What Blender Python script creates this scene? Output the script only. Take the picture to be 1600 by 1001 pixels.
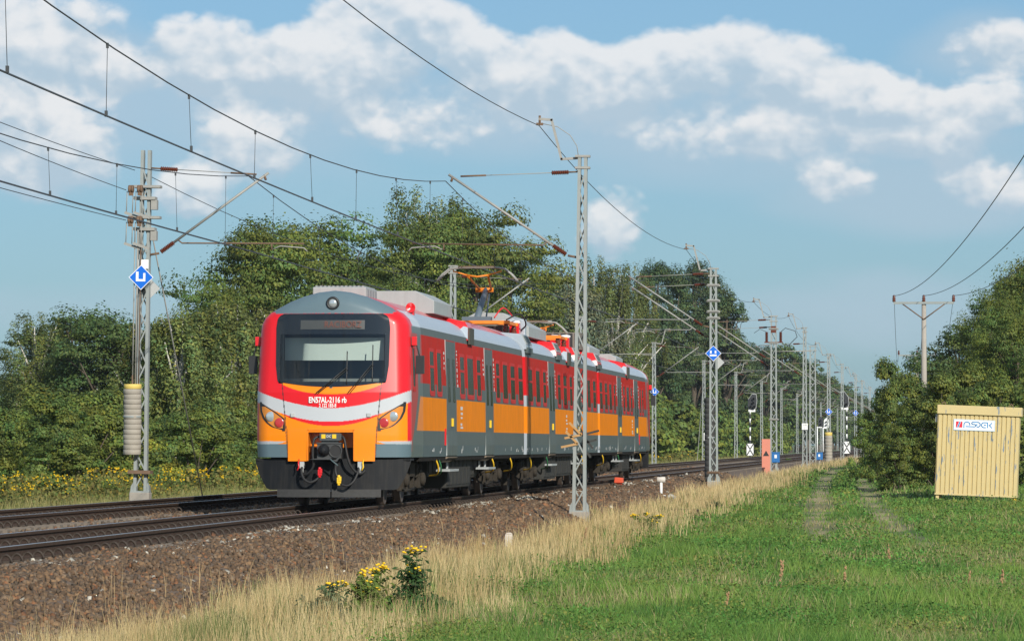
import bpy, bmesh, math, random
import numpy as np
from mathutils import Vector, Matrix

for o in list(bpy.data.objects):
    bpy.data.objects.remove(o)
scene = bpy.context.scene
COL = scene.collection
random.seed(7)
RNG = np.random.default_rng(7)
R = math.radians

# ------------------------------------------------------------------ camera
# world: X right, Y along the track away from us, Z up from the rail tops; train track centre X = 0
CAMP = Vector((11.14, 0.0, 1.15))
FPX = 7050.0                                  # focal length in photo pixels (1600 wide)
PITCH = math.atan(192.5 / FPX)
YAW = math.atan(663 * math.cos(PITCH) / FPX)
cam_d = bpy.data.cameras.new('camera')
cam_d.sensor_width = 36.0
cam_d.lens = 36.0 * FPX / 1600.0
cam_d.clip_start = 0.5
cam_d.clip_end = 9000
cam = bpy.data.objects.new('camera', cam_d)
COL.objects.link(cam)
cam.location = CAMP
cam.rotation_euler = (math.pi / 2 + PITCH, 0, YAW)
scene.camera = cam
CM = cam.rotation_euler.to_matrix()
CR, CU, CF = CM.col[0].copy(), CM.col[1].copy(), -CM.col[2]

def ray(px, py):
    return CF * FPX + CR * (px - 800) + CU * (500.5 - py)

def P(px, py, X=None, Y=None, Z=None):
    d = ray(px, py)
    if X is not None: t = (X - CAMP.x) / d.x
    elif Y is not None: t = (Y - CAMP.y) / d.y
    else: t = (Z - CAMP.z) / d.z
    return CAMP + d * t

def YX(px, X, py=650):
    return P(px, py, X=X).y

def ZY(px, py, Y):
    return P(px, py, Y=Y).z

def PXm(Y):                                    # photo pixels per metre at this distance
    return FPX / Y

# ------------------------------------------------------------------ sun, sky
SUN_EL, SUN_AZ = R(25), R(29)                  # sun stands behind the camera, a little to its right
to_sun = Vector((math.sin(SUN_AZ) * math.cos(SUN_EL), -math.cos(SUN_AZ) * math.cos(SUN_EL), math.sin(SUN_EL)))
sd = bpy.data.lights.new('sun', 'SUN')
sd.energy = 4.6
sd.angle = R(0.53)
sd.color = (1.0, 0.93, 0.82)
sun = bpy.data.objects.new('sun', sd)
COL.objects.link(sun)
sun.rotation_euler = to_sun.to_track_quat('Z', 'Y').to_euler()
sun.location = (20, -20, 40)

scene.view_settings.view_transform = 'Standard'
scene.view_settings.look = 'None'
scene.view_settings.gamma = 1.0
scene.view_settings.exposure = 0.1
scene.view_settings.use_curve_mapping = False

world = bpy.data.worlds.new('World')
scene.world = world
world.use_nodes = True
nt = world.node_tree
nt.nodes.clear()

class NG:
    """tiny helper to write shader maths"""
    def __init__(self, nt): self.nt = nt
    def new(self, t, **kw):
        n = self.nt.nodes.new(t)
        for k, v in kw.items(): setattr(n, k, v)
        return n
    def put(self, sock, v):
        if isinstance(v, (int, float)): sock.default_value = v
        elif isinstance(v, (tuple, list)):
            sock.default_value = tuple(v) + ((1.0,) if len(v) == 3 and len(sock.default_value) == 4 else ())
        else: self.nt.links.new(v, sock)
    def m(self, op, a, b=0.0, c=0.0, clamp=False):
        n = self.new('ShaderNodeMath', operation=op, use_clamp=clamp)
        self.put(n.inputs[0], a); self.put(n.inputs[1], b); self.put(n.inputs[2], c)
        return n.outputs[0]
    def ss(self, v, lo, hi):
        n = self.new('ShaderNodeMapRange', interpolation_type='SMOOTHSTEP')
        self.put(n.inputs[0], v); self.put(n.inputs[1], lo); self.put(n.inputs[2], hi)
        return n.outputs[0]
    def mix(self, f, a, b, blend='MIX'):
        n = self.new('ShaderNodeMix', data_type='RGBA', blend_type=blend)
        self.put(n.inputs[0], f); self.put(n.inputs[6], a); self.put(n.inputs[7], b)
        return n.outputs[2]
    def xyz(self, x, y, z):
        n = self.new('ShaderNodeCombineXYZ')
        self.put(n.inputs[0], x); self.put(n.inputs[1], y); self.put(n.inputs[2], z)
        return n.outputs[0]
    def noise(self, vec, scale, detail=5, rough=0.55, dist=0.0):
        n = self.new('ShaderNodeTexNoise')
        self.put(n.inputs['Vector'], vec); n.inputs['Scale'].default_value = scale
        n.inputs['Detail'].default_value = detail; n.inputs['Roughness'].default_value = rough
        n.inputs['Distortion'].default_value = dist
        return n.outputs[0]

g = NG(nt)
out = g.new('ShaderNodeOutputWorld')
bg = g.new('ShaderNodeBackground')
bg.inputs[1].default_value = 0.1
sky = g.new('ShaderNodeTexSky', sky_type='NISHITA')
sky.sun_disc = False
sky.sun_elevation = SUN_EL
sky.sun_rotation = math.atan2(to_sun.x, to_sun.y)
sky.altitude = 200
sky.air_density = 1.0
sky.dust_density = 0.6
sky.ozone_density = 2.0
tc = g.new('ShaderNodeTexCoord')
sp = g.new('ShaderNodeSeparateXYZ')
nt.links.new(tc.outputs['Generated'], sp.inputs[0])
az = g.m('ARCTAN2', sp.outputs[0], sp.outputs[1])
el = g.m('ARCSINE', sp.outputs[2])
U = g.m('MULTIPLY_ADD', az, 7050.0, 1463.0)
V = g.m('MULTIPLY_ADD', el, -7050.0, 693.0)
Uw = g.m('PINGPONG', U, 1600.0)
Vw = g.m('PINGPONG', V, 693.0)
nv = g.xyz(g.m('DIVIDE', U, 150.0), g.m('DIVIDE', V, 115.0), 0.37)
def puffs(vec, detail):                           # rounded billows with dark creases between them
    n = g.noise(vec, 2.6, detail, 0.5)
    return g.m('MULTIPLY_ADD', g.m('ABSOLUTE', g.m('MULTIPLY_ADD', n, 2.0, -1.0)), 1.5, 0.15)
nA = g.m('MULTIPLY_ADD', g.noise(nv, 1.0, 8, 0.55), 0.86, g.m('MULTIPLY', puffs(nv, 2.0), 0.14))
nv2 = g.xyz(g.m('DIVIDE', g.m('ADD', U, 12.0), 150.0), g.m('DIVIDE', g.m('ADD', V, -24.0), 115.0), 0.37)
nB = g.m('MULTIPLY_ADD', g.noise(nv2, 1.0, 4, 0.5), 0.86, g.m('MULTIPLY', puffs(nv2, 1.0), 0.14))
nC = g.noise(g.xyz(g.m('DIVIDE', U, 420.0), g.m('DIVIDE', V, 170.0), 3.1), 1.0, 3, 0.5)

def blobs(lst, sh=0.0):
    acc = None
    for cx, cy, rx, ry, a in lst:
        cy = cy + sh * ry
        dx = g.m('MULTIPLY', g.m('SUBTRACT', Uw, cx), 1.0 / rx)
        dy = g.m('MULTIPLY', g.m('SUBTRACT', Vw, cy), 1.0 / ry)
        d = g.m('MULTIPLY_ADD', dx, dx, g.m('MULTIPLY', dy, dy))
        v = g.m('MULTIPLY_ADD', d, -a, a)
        acc = v if acc is None else g.m('SMOOTH_MAX', acc, v, 0.25)
    return acc
CUM = [(330, 90, 95, 55, .9), (440, 115, 130, 60, .8), (620, 35, 110, 80, 1), (540, 110, 120, 70, .8), (745, 85, 75, 50, 1),
       (800, 125, 95, 55, 1), (870, 105, 85, 60, 1), (970, 130, 120, 62, 1), (1065, 95, 90, 55, .9), (1135, 95, 110, 62, 1),
       (1230, 120, 95, 60, 1), (1310, 145, 95, 50, 1), (1390, 165, 80, 38, .9), (1480, 178, 90, 32, .7), (1540, 165, 60, 32, .7),
       (50, 60, 120, 70, .75), (200, 112, 70, 38, .7), (70, 235, 105, 75, .9), (10, 190, 70, 60, .8), (395, 228, 75, 60, .8),
       (305, 290, 60, 38, .6), (965, 362, 34, 40, .28), (1490, 222, 48, 50, .7), (1310, 280, 55, 26, .5), (1565, 295, 80, 32, .6),
       (1400, 226, 80, 24, .6), (1560, 72, 80, 30, .35), (690, 190, 110, 40, .35),
       (1180, 215, 130, 30, .3)]
VEIL = [(680, 175, 420, 85, 1), (1240, 220, 430, 95, 1), (90, 150, 220, 150, .9), (1450, 290, 300, 75, .9), (430, 190, 260, 130, .7),
        (1330, 500, 260, 60, .5), (120, 480, 300, 40, .5), (1560, 80, 120, 50, .5)]
bU, bD = blobs(CUM, -.35), blobs(CUM, .35)
dC = g.m('ADD', g.m('MULTIPLY', g.m('ADD', bU, bD), .5), g.m('MULTIPLY_ADD', nA, 3.2, -1.02))
aC = g.ss(dC, 0.0, 0.7)
dV = g.m('ADD', blobs(VEIL), g.m('MULTIPLY_ADD', nC, 2.2, -0.65))
aV = g.m('MULTIPLY', g.ss(dV, 0.0, 1.3), 0.62)
lit = g.ss(g.m('ADD', g.m('MULTIPLY', g.m('SUBTRACT', nA, nB), 2.9), g.m('MULTIPLY_ADD', g.m('SUBTRACT', bU, bD), 0.55, g.m('MULTIPLY', dC, .10))), -0.45, 0.60)
fade = g.ss(V, 700.0, 560.0)                     # clouds thin out into the horizon air
skyc = g.mix(1.0, sky.outputs[0], (0.47, 0.70, 0.93), 'MULTIPLY')
skyc = g.mix(0.40, skyc, (2.75, 4.25, 5.7))       # thin high air
c1 = g.mix(g.m('MULTIPLY', aV, fade), skyc, (4.25, 5.4, 6.45))
cumcol = g.mix(lit, (4.35, 5.5, 6.5), (8.3, 8.25, 8.25))
c2 = g.mix(g.m('MULTIPLY', g.m('MULTIPLY', aC, 0.84), fade), c1, cumcol)
nt.links.new(c2, bg.inputs[0])
nt.links.new(bg.outputs[0], out.inputs[0])

# ------------------------------------------------------------------ materials
MATS = {}
def mat(name, col, rough=0.6, metal=0.0, var=0.12, scale=3.0, bump=0.0, bscale=40.0, spec=0.5, coat=0.0, streak=0.0,
        attr=False, trans=0.0, objvar=0.0, second=None, sec_lo=0.55, sec_hi=0.7, sec_scale=2.0):
    if name in MATS: return MATS[name]
    m = bpy.data.materials.new(name)
    m.use_nodes = True
    t = m.node_tree
    h = NG(t)
    b = t.nodes['Principled BSDF']
    tcn = h.new('ShaderNodeTexCoord')
    if attr:
        a = h.new('ShaderNodeAttribute', attribute_name='Col')
        c = a.outputs[0]
    else:
        rgb = h.new('ShaderNodeRGB'); rgb.outputs[0].default_value = (*col, 1)
        c = rgb.outputs[0]
    if second is not None:
        f = h.ss(h.noise(tcn.outputs['Object'], sec_scale, 6, 0.65), sec_lo, sec_hi)
        c = h.mix(f, c, second)
    if var > 0:
        f = h.noise(tcn.outputs['Object'], scale, 6, 0.6)
        k = h.m('MULTIPLY_ADD', f, 2 * var, 1.0 - var)
        kk = h.xyz(k, k, k)
        c = h.mix(1.0, c, kk, 'MULTIPLY')
    if streak > 0:
        mp = h.new('ShaderNodeMapping'); mp.inputs['Scale'].default_value = (9, 9, 0.35)
        t.links.new(tcn.outputs['Object'], mp.inputs[0])
        f = h.ss(h.noise(mp.outputs[0], 1.6, 4, 0.6), 0.40, 0.75)
        c = h.mix(h.m('MULTIPLY', f, streak), c, (0.10, 0.09, 0.07))
    if objvar > 0:
        oi = h.new('ShaderNodeObjectInfo')
        hs = h.new('ShaderNodeHueSaturation')
        h.put(hs.inputs['Hue'], h.m('MULTIPLY_ADD', oi.outputs['Random'], 0.05 * objvar, 0.5 - 0.025 * objvar))
        h.put(hs.inputs['Value'], h.m('MULTIPLY_ADD', oi.outputs['Random'], 0.5 * objvar, 1 - 0.25 * objvar))
        h.put(hs.inputs['Color'], c)
        c = hs.outputs[0]
    h.put(b.inputs['Base Color'], c)
    b.inputs['Roughness'].default_value = rough
    b.inputs['Metallic'].default_value = metal
    b.inputs['Specular IOR Level'].default_value = spec
    if coat > 0:
        b.inputs['Coat Weight'].default_value = coat
        b.inputs['Coat Roughness'].default_value = 0.08
    if bump > 0:
        bp = h.new('ShaderNodeBump'); bp.inputs['Strength'].default_value = bump
        bp.inputs['Distance'].default_value = 0.02
        h.put(bp.inputs['Height'], h.noise(tcn.outputs['Object'], bscale, 5, 0.6))
        t.links.new(bp.outputs[0], b.inputs['Normal'])
    if trans > 0:
        tr = h.new('ShaderNodeBsdfTranslucent'); h.put(tr.inputs[0], c)
        mx = h.new('ShaderNodeMixShader'); mx.inputs[0].default_value = trans
        o = t.nodes['Material Output']
        t.links.new(b.outputs[0], mx.inputs[1]); t.links.new(tr.outputs[0], mx.inputs[2])
        t.links.new(mx.outputs[0], o.inputs[0])
    MATS[name] = m
    return m

# ------------------------------------------------------------------ mesh helpers
class MB:
    def __init__(self): self.v = []; self.f = []; self.mi = []; self.sm = []
    def add(self, vs, fs, mi=0, sm=False):
        b = len(self.v); self.v += [tuple(v) for v in vs]
        for f in fs: self.f.append([i + b for i in f]); self.mi.append(mi); self.sm.append(sm)
        return self
    def box(self, a, b, mi=0, M=None):
        x0, y0, z0 = a; x1, y1, z1 = b
        vs = [Vector(p) for p in ((x0,y0,z0),(x1,y0,z0),(x1,y1,z0),(x0,y1,z0),(x0,y0,z1),(x1,y0,z1),(x1,y1,z1),(x0,y1,z1))]
        if M is not None: vs = [M @ v for v in vs]
        return self.add(vs, [(0,3,2,1),(4,5,6,7),(0,1,5,4),(1,2,6,5),(2,3,7,6),(3,0,4,7)], mi)
    def cbox(self, c, s, mi=0, M=None):
        return self.box((c[0]-s[0]/2, c[1]-s[1]/2, c[2]-s[2]/2), (c[0]+s[0]/2, c[1]+s[1]/2, c[2]+s[2]/2), mi, M)
    def tube(self, pts, r, n=8, mi=0, caps=True, sm=True):
        pts = [Vector(p) for p in pts]
        rs = r if isinstance(r, (list, tuple)) else [r] * len(pts)
        vs = []; up = None
        for i, p in enumerate(pts):
            t = (pts[min(i + 1, len(pts) - 1)] - pts[max(i - 1, 0)]).normalized()
            if up is None:
                up = Vector((0, 0, 1)) if abs(t.z) < 0.9 else Vector((1, 0, 0))
            a = t.cross(up)
            a = a.normalized() if a.length > 1e-6 else t.orthogonal().normalized()
            b = a.cross(t).normalized(); up = b
            for k in range(n):
                w = 2 * math.pi * k / n
                vs.append(p + (a * math.cos(w) + b * math.sin(w)) * rs[i])
        fs = []
        for i in range(len(pts) - 1):
            for k in range(n):
                fs.append((i*n+k, i*n+(k+1) % n, (i+1)*n+(k+1) % n, (i+1)*n+k))
        self.add(vs, fs, mi, sm)
        if caps:
            b0 = len(self.v) - len(vs)
            self.f.append([b0 + k for k in range(n)][::-1]); self.mi.append(mi); self.sm.append(False)
            self.f.append([b0 + (len(pts)-1)*n + k for k in range(n)]); self.mi.append(mi); self.sm.append(False)
        return self
    def lathe(self, prof, o=(0,0,0), axis='Z', n=16, mi=0, sm=True):
        o = Vector(o); vs = []
        for r, h in prof:
            for k in range(n):
                w = 2 * math.pi * k / n; c, s = math.cos(w) * r, math.sin(w) * r
                p = {'Z': (c, s, h), 'Y': (c, h, s), 'X': (h, c, s)}[axis]
                vs.append(o + Vector(p))
        fs = []
        for i in range(len(prof) - 1):
            for k in range(n):
                fs.append((i*n+k, i*n+(k+1) % n, (i+1)*n+(k+1) % n, (i+1)*n+k))
        self.add(vs, fs, mi, sm)
        b0 = len(self.v) - len(vs)
        self.f.append([b0 + k for k in range(n)][::-1]); self.mi.append(mi); self.sm.append(False)
        self.f.append([b0 + (len(prof)-1)*n + k for k in range(n)]); self.mi.append(mi); self.sm.append(False)
        return self
    def prism(self, poly, a, b, axis='Y', mi=0):
        """poly: 2-D outline; extruded along axis from a to b"""
        def mk(p, h):
            return {'Y': (p[0], h, p[1]), 'X': (h, p[0], p[1]), 'Z': (p[0], p[1], h)}[axis]
        n = len(poly)
        vs = [mk(p, a) for p in poly] + [mk(p, b) for p in poly]
        fs = [tuple(range(n)), tuple(range(2*n-1, n-1, -1))] + [(i, i+n, (i+1) % n + n, (i+1) % n) for i in range(n)]
        return self.add(vs, fs, mi)
    def mesh(self, name, mats):
        me = bpy.data.meshes.new(name)
        me.from_pydata(self.v, [], self.f)
        for m in (mats if isinstance(mats, (list, tuple)) else [mats]): me.materials.append(m)
        me.polygons.foreach_set('material_index', self.mi)
        me.polygons.foreach_set('use_smooth', self.sm)
        me.update()
        return me
    def build(self, name, mats, parent=None, loc=(0,0,0), rot=(0,0,0), bevel=0.0, fixn=True):
        me = self.mesh(name, mats)
        if fixn:
            bm = bmesh.new(); bm.from_mesh(me); bmesh.ops.recalc_face_normals(bm, faces=bm.faces); bm.to_mesh(me); bm.free()
        o = bpy.data.objects.new(name, me); COL.objects.link(o)
        o.parent = parent; o.location = loc; o.rotation_euler = rot
        if bevel > 0:
            md = o.modifiers.new('bevel', 'BEVEL'); md.width = bevel; md.segments = 2; md.limit_method = 'ANGLE'
        return o

def tag(o, label=None, cat=None, group=None, kind=None):
    if label: o['label'] = label
    if cat: o['category'] = cat
    if group: o['group'] = group
    if kind: o['kind'] = kind
    return o
def thing(name, label, cat, loc=(0,0,0), rz=0.0, group=None):
    o = bpy.data.objects.new(name, None); COL.objects.link(o)
    o.location = loc; o.rotation_euler = (0, 0, rz); o.empty_display_size = 0.2
    return tag(o, label, cat, group)
def inst(name, me, parent=None, loc=(0,0,0), rot=(0,0,0), sc=(1,1,1)):
    o = bpy.data.objects.new(name, me); COL.objects.link(o); o.parent = parent
    o.location = loc; o.rotation_euler = rot; o.scale = sc
    return o
def copy_tree(o, parent=None):
    c = o.copy(); COL.objects.link(c); c.parent = parent
    for ch in list(o.children): copy_tree(ch, c)
    return c
def np_mesh(name, V, F, cols=None, smooth=False, normals=None):
    me = bpy.data.meshes.new(name)
    V = np.asarray(V, np.float32); F = np.asarray(F, np.int32)
    k = F.shape[1]
    me.vertices.add(len(V)); me.vertices.foreach_set('co', V.ravel())
    me.loops.add(F.size); me.loops.foreach_set('vertex_index', F.ravel())
    me.polygons.add(len(F))
    me.polygons.foreach_set('loop_start', np.arange(0, F.size, k, dtype=np.int32))
    me.polygons.foreach_set('loop_total', np.full(len(F), k, np.int32))
    if smooth: me.polygons.foreach_set('use_smooth', np.ones(len(F), bool))
    if cols is not None:
        a = me.attributes.new('Col', 'FLOAT_COLOR', 'POINT')
        c = np.ones((len(V), 4), np.float32); c[:, :3] = cols
        a.data.foreach_set('color', c.ravel())
    me.update(); me.validate()
    return me
def text_mesh(name, body, size, m, parent, loc, rot, extrude=0.002, sx=1.0, align='CENTER', bold=0.0):
    cu = bpy.data.curves.new(name, 'FONT'); cu.body = body; cu.size = size
    cu.align_x = align; cu.align_y = 'CENTER'; cu.extrude = extrude; cu.resolution_u = 3; cu.offset = bold
    o = bpy.data.objects.new(name, cu); COL.objects.link(o)
    dg = bpy.context.evaluated_depsgraph_get()
    me = bpy.data.meshes.new_from_object(o.evaluated_get(dg))
    bpy.data.objects.remove(o); bpy.data.curves.remove(cu)
    me.materials.clear(); me.materials.append(m)
    q = bpy.data.objects.new(name, me); COL.objects.link(q)
    q.parent = parent; q.location = loc; q.rotation_euler = rot; q.scale = (sx, 1, 1)
    return q
def lerp(a, b, t): return a + (b - a) * t
def vnoise(x, y, seed=0):
    """smooth value noise for numpy arrays"""
    x = np.asarray(x, float); y = np.asarray(y, float)
    xi = np.floor(x).astype(int); yi = np.floor(y).astype(int)
    fx = x - xi; fy = y - yi
    fx = fx*fx*(3-2*fx); fy = fy*fy*(3-2*fy)
    def h(a, b):
        n = (a * 374761393 + b * 668265263 + seed * 982451653) & 0x7fffffff
        n = ((n ^ (n >> 13)) * 1274126177) & 0x7fffffff
        return ((n ^ (n >> 16)) & 0xffff) / 65535.0
    return (h(xi, yi)*(1-fx) + h(xi+1, yi)*fx)*(1-fy) + (h(xi, yi+1)*(1-fx) + h(xi+1, yi+1)*fx)*fy

# ------------------------------------------------------------------ colours
M_RED = mat('red_paint', (0.62, 0.012, 0.018), 0.28, coat=0.35, var=0.06, scale=1.5)
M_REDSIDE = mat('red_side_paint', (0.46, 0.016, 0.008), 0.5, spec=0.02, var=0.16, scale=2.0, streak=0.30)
M_ORANGE = mat('orange_paint', (0.85, 0.235, 0.004), 0.32, coat=0.3, var=0.06, scale=2.0)
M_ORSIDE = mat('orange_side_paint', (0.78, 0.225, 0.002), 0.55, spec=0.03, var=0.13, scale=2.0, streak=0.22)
M_GREY = mat('dark_grey_paint', (0.092, 0.116, 0.115), 0.5, spec=0.1, var=0.15, scale=3.0, streak=0.15)
M_SILL = mat('blue_grey_paint', (0.082, 0.115, 0.125), 0.5, spec=0.1, var=0.15, scale=4.0, streak=0.15)
M_SILVER = mat('silver_paint', (0.42, 0.48, 0.54), 0.35, metal=0.2, var=0.08)
M_ROOFBOX = mat('light_grey_panel', (0.33, 0.355, 0.36), 0.55, spec=.3, var=0.12, scale=5, streak=0.12)
M_WHITE = mat('white_paint', (0.80, 0.80, 0.78), 0.45, var=0.05)
M_BLACK = mat('black_paint', (0.018, 0.02, 0.022), 0.45, var=0.25, scale=6)
M_PLOUGH = mat('plough_black', (0.010, 0.0115, 0.014), 0.6, spec=.15, var=0.35, scale=4, streak=0.12)
M_UNDER = mat('underframe_grime', (0.018, 0.016, 0.014), 0.9, spec=.1, var=0.4, scale=5, bump=0.4)
M_BOGIE = mat('bogie_grime', (0.042, 0.036, 0.029), 0.9, spec=.15, var=0.4, scale=7, bump=0.5, bscale=25)
M_RUBBER = mat('black_rubber', (0.015, 0.015, 0.016), 0.6, var=0.2)
M_YELLOW = mat('yellow_paint', (0.80, 0.50, 0.02), 0.45, var=0.05)
M_PANE = mat('dark_window_glass', (0.010, 0.014, 0.010), 0.15, var=0.3, scale=1.5, spec=0.08)
M_STEEL = mat('galvanised_steel', (0.265, 0.295, 0.29), 0.55, metal=0.0, var=0.16, scale=4)
M_RUSTY = mat('rusty_fitting', (0.15, 0.095, 0.06), 0.8, var=0.3, scale=9)
M_INSUL = mat('brown_insulator', (0.12, 0.035, 0.02), 0.25, var=0.1)
M_TUBE = mat('weathered_tube', (0.30, 0.30, 0.28), 0.6, metal=0.1, var=0.2, scale=6)
M_WIRE = mat('dark_wire', (0.045, 0.05, 0.055), 0.55, var=0.1)
M_CONC = mat('pale_concrete', (0.30, 0.28, 0.245), 0.9, var=0.2, scale=5, bump=0.3)
M_BLUE = mat('sign_blue', (0.0, 0.13, 0.62), 0.4, var=0.04)
M_SIGNW = mat('sign_white', (0.80, 0.82, 0.82), 0.45, var=0.04)
M_SIGNB = mat('sign_back_grey', (0.40, 0.42, 0.42), 0.5, var=0.08)
M_WHEEL = mat('wheel_steel', (0.10, 0.075, 0.06), 0.55, metal=0.4, var=0.25)
M_LAMP = mat('lamp_lens', (0.55, 0.60, 0.62), 0.12, metal=0.6, var=0.2, scale=18)
M_TAIL = mat('red_lamp_lens', (0.42, 0.035, 0.04), 0.25, var=0.35, scale=30)
M_GRILLE = mat('brown_grille', (0.16, 0.145, 0.12), 0.7, var=0.2, scale=10)
# ------------------------------------------------------------------ ground
TRK2 = -4.35                                   # centre of the second track
def gz(X, Y):
    X = np.asarray(X, float); Y = np.asarray(Y, float)
    right = np.interp(Y, [0, 85, 150, 260, 500, 4000], [-0.88, -0.88, -0.58, -0.42, -0.36, -0.36])
    left = np.interp(Y, [0, 90, 200, 4000], [-0.78, -0.78, -0.70, -0.55])
    t = np.clip((X + 6.0) / 8.0, 0, 1)
    base = left * (1 - t) + right * t
    bumps = (vnoise(X / 1.7, Y / 3.5, 1) - .5) * 0.10 + (vnoise(X / 6, Y / 14, 2) - .5) * 0.16
    dip = .16 * np.exp(-((X - 12.2) / 3.0) ** 2 - ((Y - 145) / 8.0) ** 2)
    return base + bumps - dip
def gzs(x, y): return float(gz(np.array([x]), np.array([y]))[0])

RUTS = [[P(1283, 838, Z=-0.7), P(1279, 800, Z=-0.62), P(1283, 762, Z=-0.55), P(1300, 740, Z=-0.5), P(1318, 722, Z=-0.4)],
        [P(1460, 850, Z=-0.75), P(1395, 815, Z=-0.68), P(1362, 785, Z=-0.6), P(1352, 760, Z=-0.55), P(1345, 738, Z=-0.5), P(1340, 722, Z=-0.4)]]
def rut_dist(X, Y):
    X = np.asarray(X, float); Y = np.asarray(Y, float)
    d = np.full(X.shape, 99.0)
    for line in RUTS:
        ys = [p.y for p in line]; xs = [p.x for p in line]
        cx = np.interp(Y, ys, xs)
        dd = np.abs(X - cx)
        dd = np.where((Y < ys[0] - 2) | (Y > ys[-1]), 99, dd + np.clip((ys[0] + 14 - Y) / 20, 0, 1) * .25)
        d = np.minimum(d, dd)
    return d

gx = np.unique(np.concatenate([np.linspace(-900, -60, 22), np.linspace(-60, -14, 24), np.linspace(-14, 20, 120), np.linspace(20, 80, 24), np.linspace(80, 900, 20)]))
gy = np.unique(np.concatenate([np.linspace(-60, 40, 12), np.linspace(40, 170, 150), np.linspace(170, 420, 90), np.linspace(420, 1200, 50), np.linspace(1200, 5000, 20)]))
GX, GY = np.meshgrid(gx, gy)
GZ = gz(GX, GY)
GV = np.stack([GX, GY, GZ], -1).reshape(-1, 3)
nx, ny = len(gx), len(gy)
ii, jj = np.meshgrid(np.arange(nx - 1), np.arange(ny - 1))
a = (jj * nx + ii).ravel()
GF = np.stack([a, a + 1, a + nx + 1, a + nx], -1)
fx, fy = GV[:, 0], GV[:, 1]
green = np.array([0.055, 0.105, 0.022]); tan = np.array([0.20, 0.155, 0.075]); soil = np.array([0.40, 0.31, 0.165])
k = np.clip(vnoise(fx / 1.3, fy / 4, 5) * 1.5 - .35, 0, 1)[:, None] * 0.45
gc = green * (1 - k) + tan * k
strip = (np.clip((5.4 - fx) / 1.0, 0, 1) * np.clip((fx + 9) / 1.0, 0, 1))[:, None]
gc = gc * (1 - strip) + (tan * 0.8) * strip
rk = np.clip(1 - (rut_dist(fx, fy) - 0.10) / 0.25, 0, 1)[:, None] * np.clip(vnoise(fx/.5, fy/2.2, 61)*1.7-.25, 0, .85)[:, None]
gc = gc * (1 - rk) + soil * rk
me = np_mesh('ground', GV, GF, gc, smooth=True)
me.materials.append(mat('ground_soil_and_turf', (0, 0, 0), 0.95, attr=True, var=0.3, scale=2.5, bump=0.6, bscale=9))
ground = bpy.data.objects.new('ground', me); COL.objects.link(ground); tag(ground, kind='structure')

# ------------------------------------------------------------------ ballast bed
BPROF = [(3.75, -1.05), (1.95, -0.235), (1.2, -0.205), (-1.2, -0.21), (-2.2, -0.27), (TRK2 + 1.2, -0.21), (TRK2 - 1.2, -0.21), (TRK2 - 1.95, -0.235), (TRK2 - 3.2, -0.95)]
def bz(X):
    xs = [p[0] for p in BPROF][::-1]; zs = [p[1] for p in BPROF][::-1]
    return np.interp(X, xs, zs)
bx = np.unique(np.concatenate([np.linspace(TRK2 - 3.2, 0.8, 40), np.linspace(0.8, 3.75, 30)]))
by = np.concatenate([np.linspace(10, 45, 20), np.linspace(46, 160, 260), np.linspace(162, 400, 120), np.linspace(410, 1600, 60)])
BX, BY = np.meshgrid(bx, by)
BZ = bz(BX) + (vnoise(BX / .35, BY / .6, 8) - .5) * 0.05 + (vnoise(BX / .9, BY / 2.2, 9) - .5) * 0.06
BV = np.stack([BX, BY, BZ], -1).reshape(-1, 3)
nx, ny = len(bx), len(by)
ii, jj = np.meshgrid(np.arange(nx - 1), np.arange(ny - 1)); a = (jj * nx + ii).ravel()
me = np_mesh('ballast_bed', BV, np.stack([a, a + 1, a + nx + 1, a + nx], -1), smooth=True)
mb_ = mat('ballast_gravel', (0.13, 0.09, 0.062), 0.95, var=0.5, scale=14, bump=1.0, bscale=18, second=(0.19, 0.135, 0.09), sec_scale=9)
me.materials.append(mb_)
ballast = bpy.data.objects.new('ballast_bed', me); COL.objects.link(ballast); tag(ballast, kind='structure')

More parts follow.
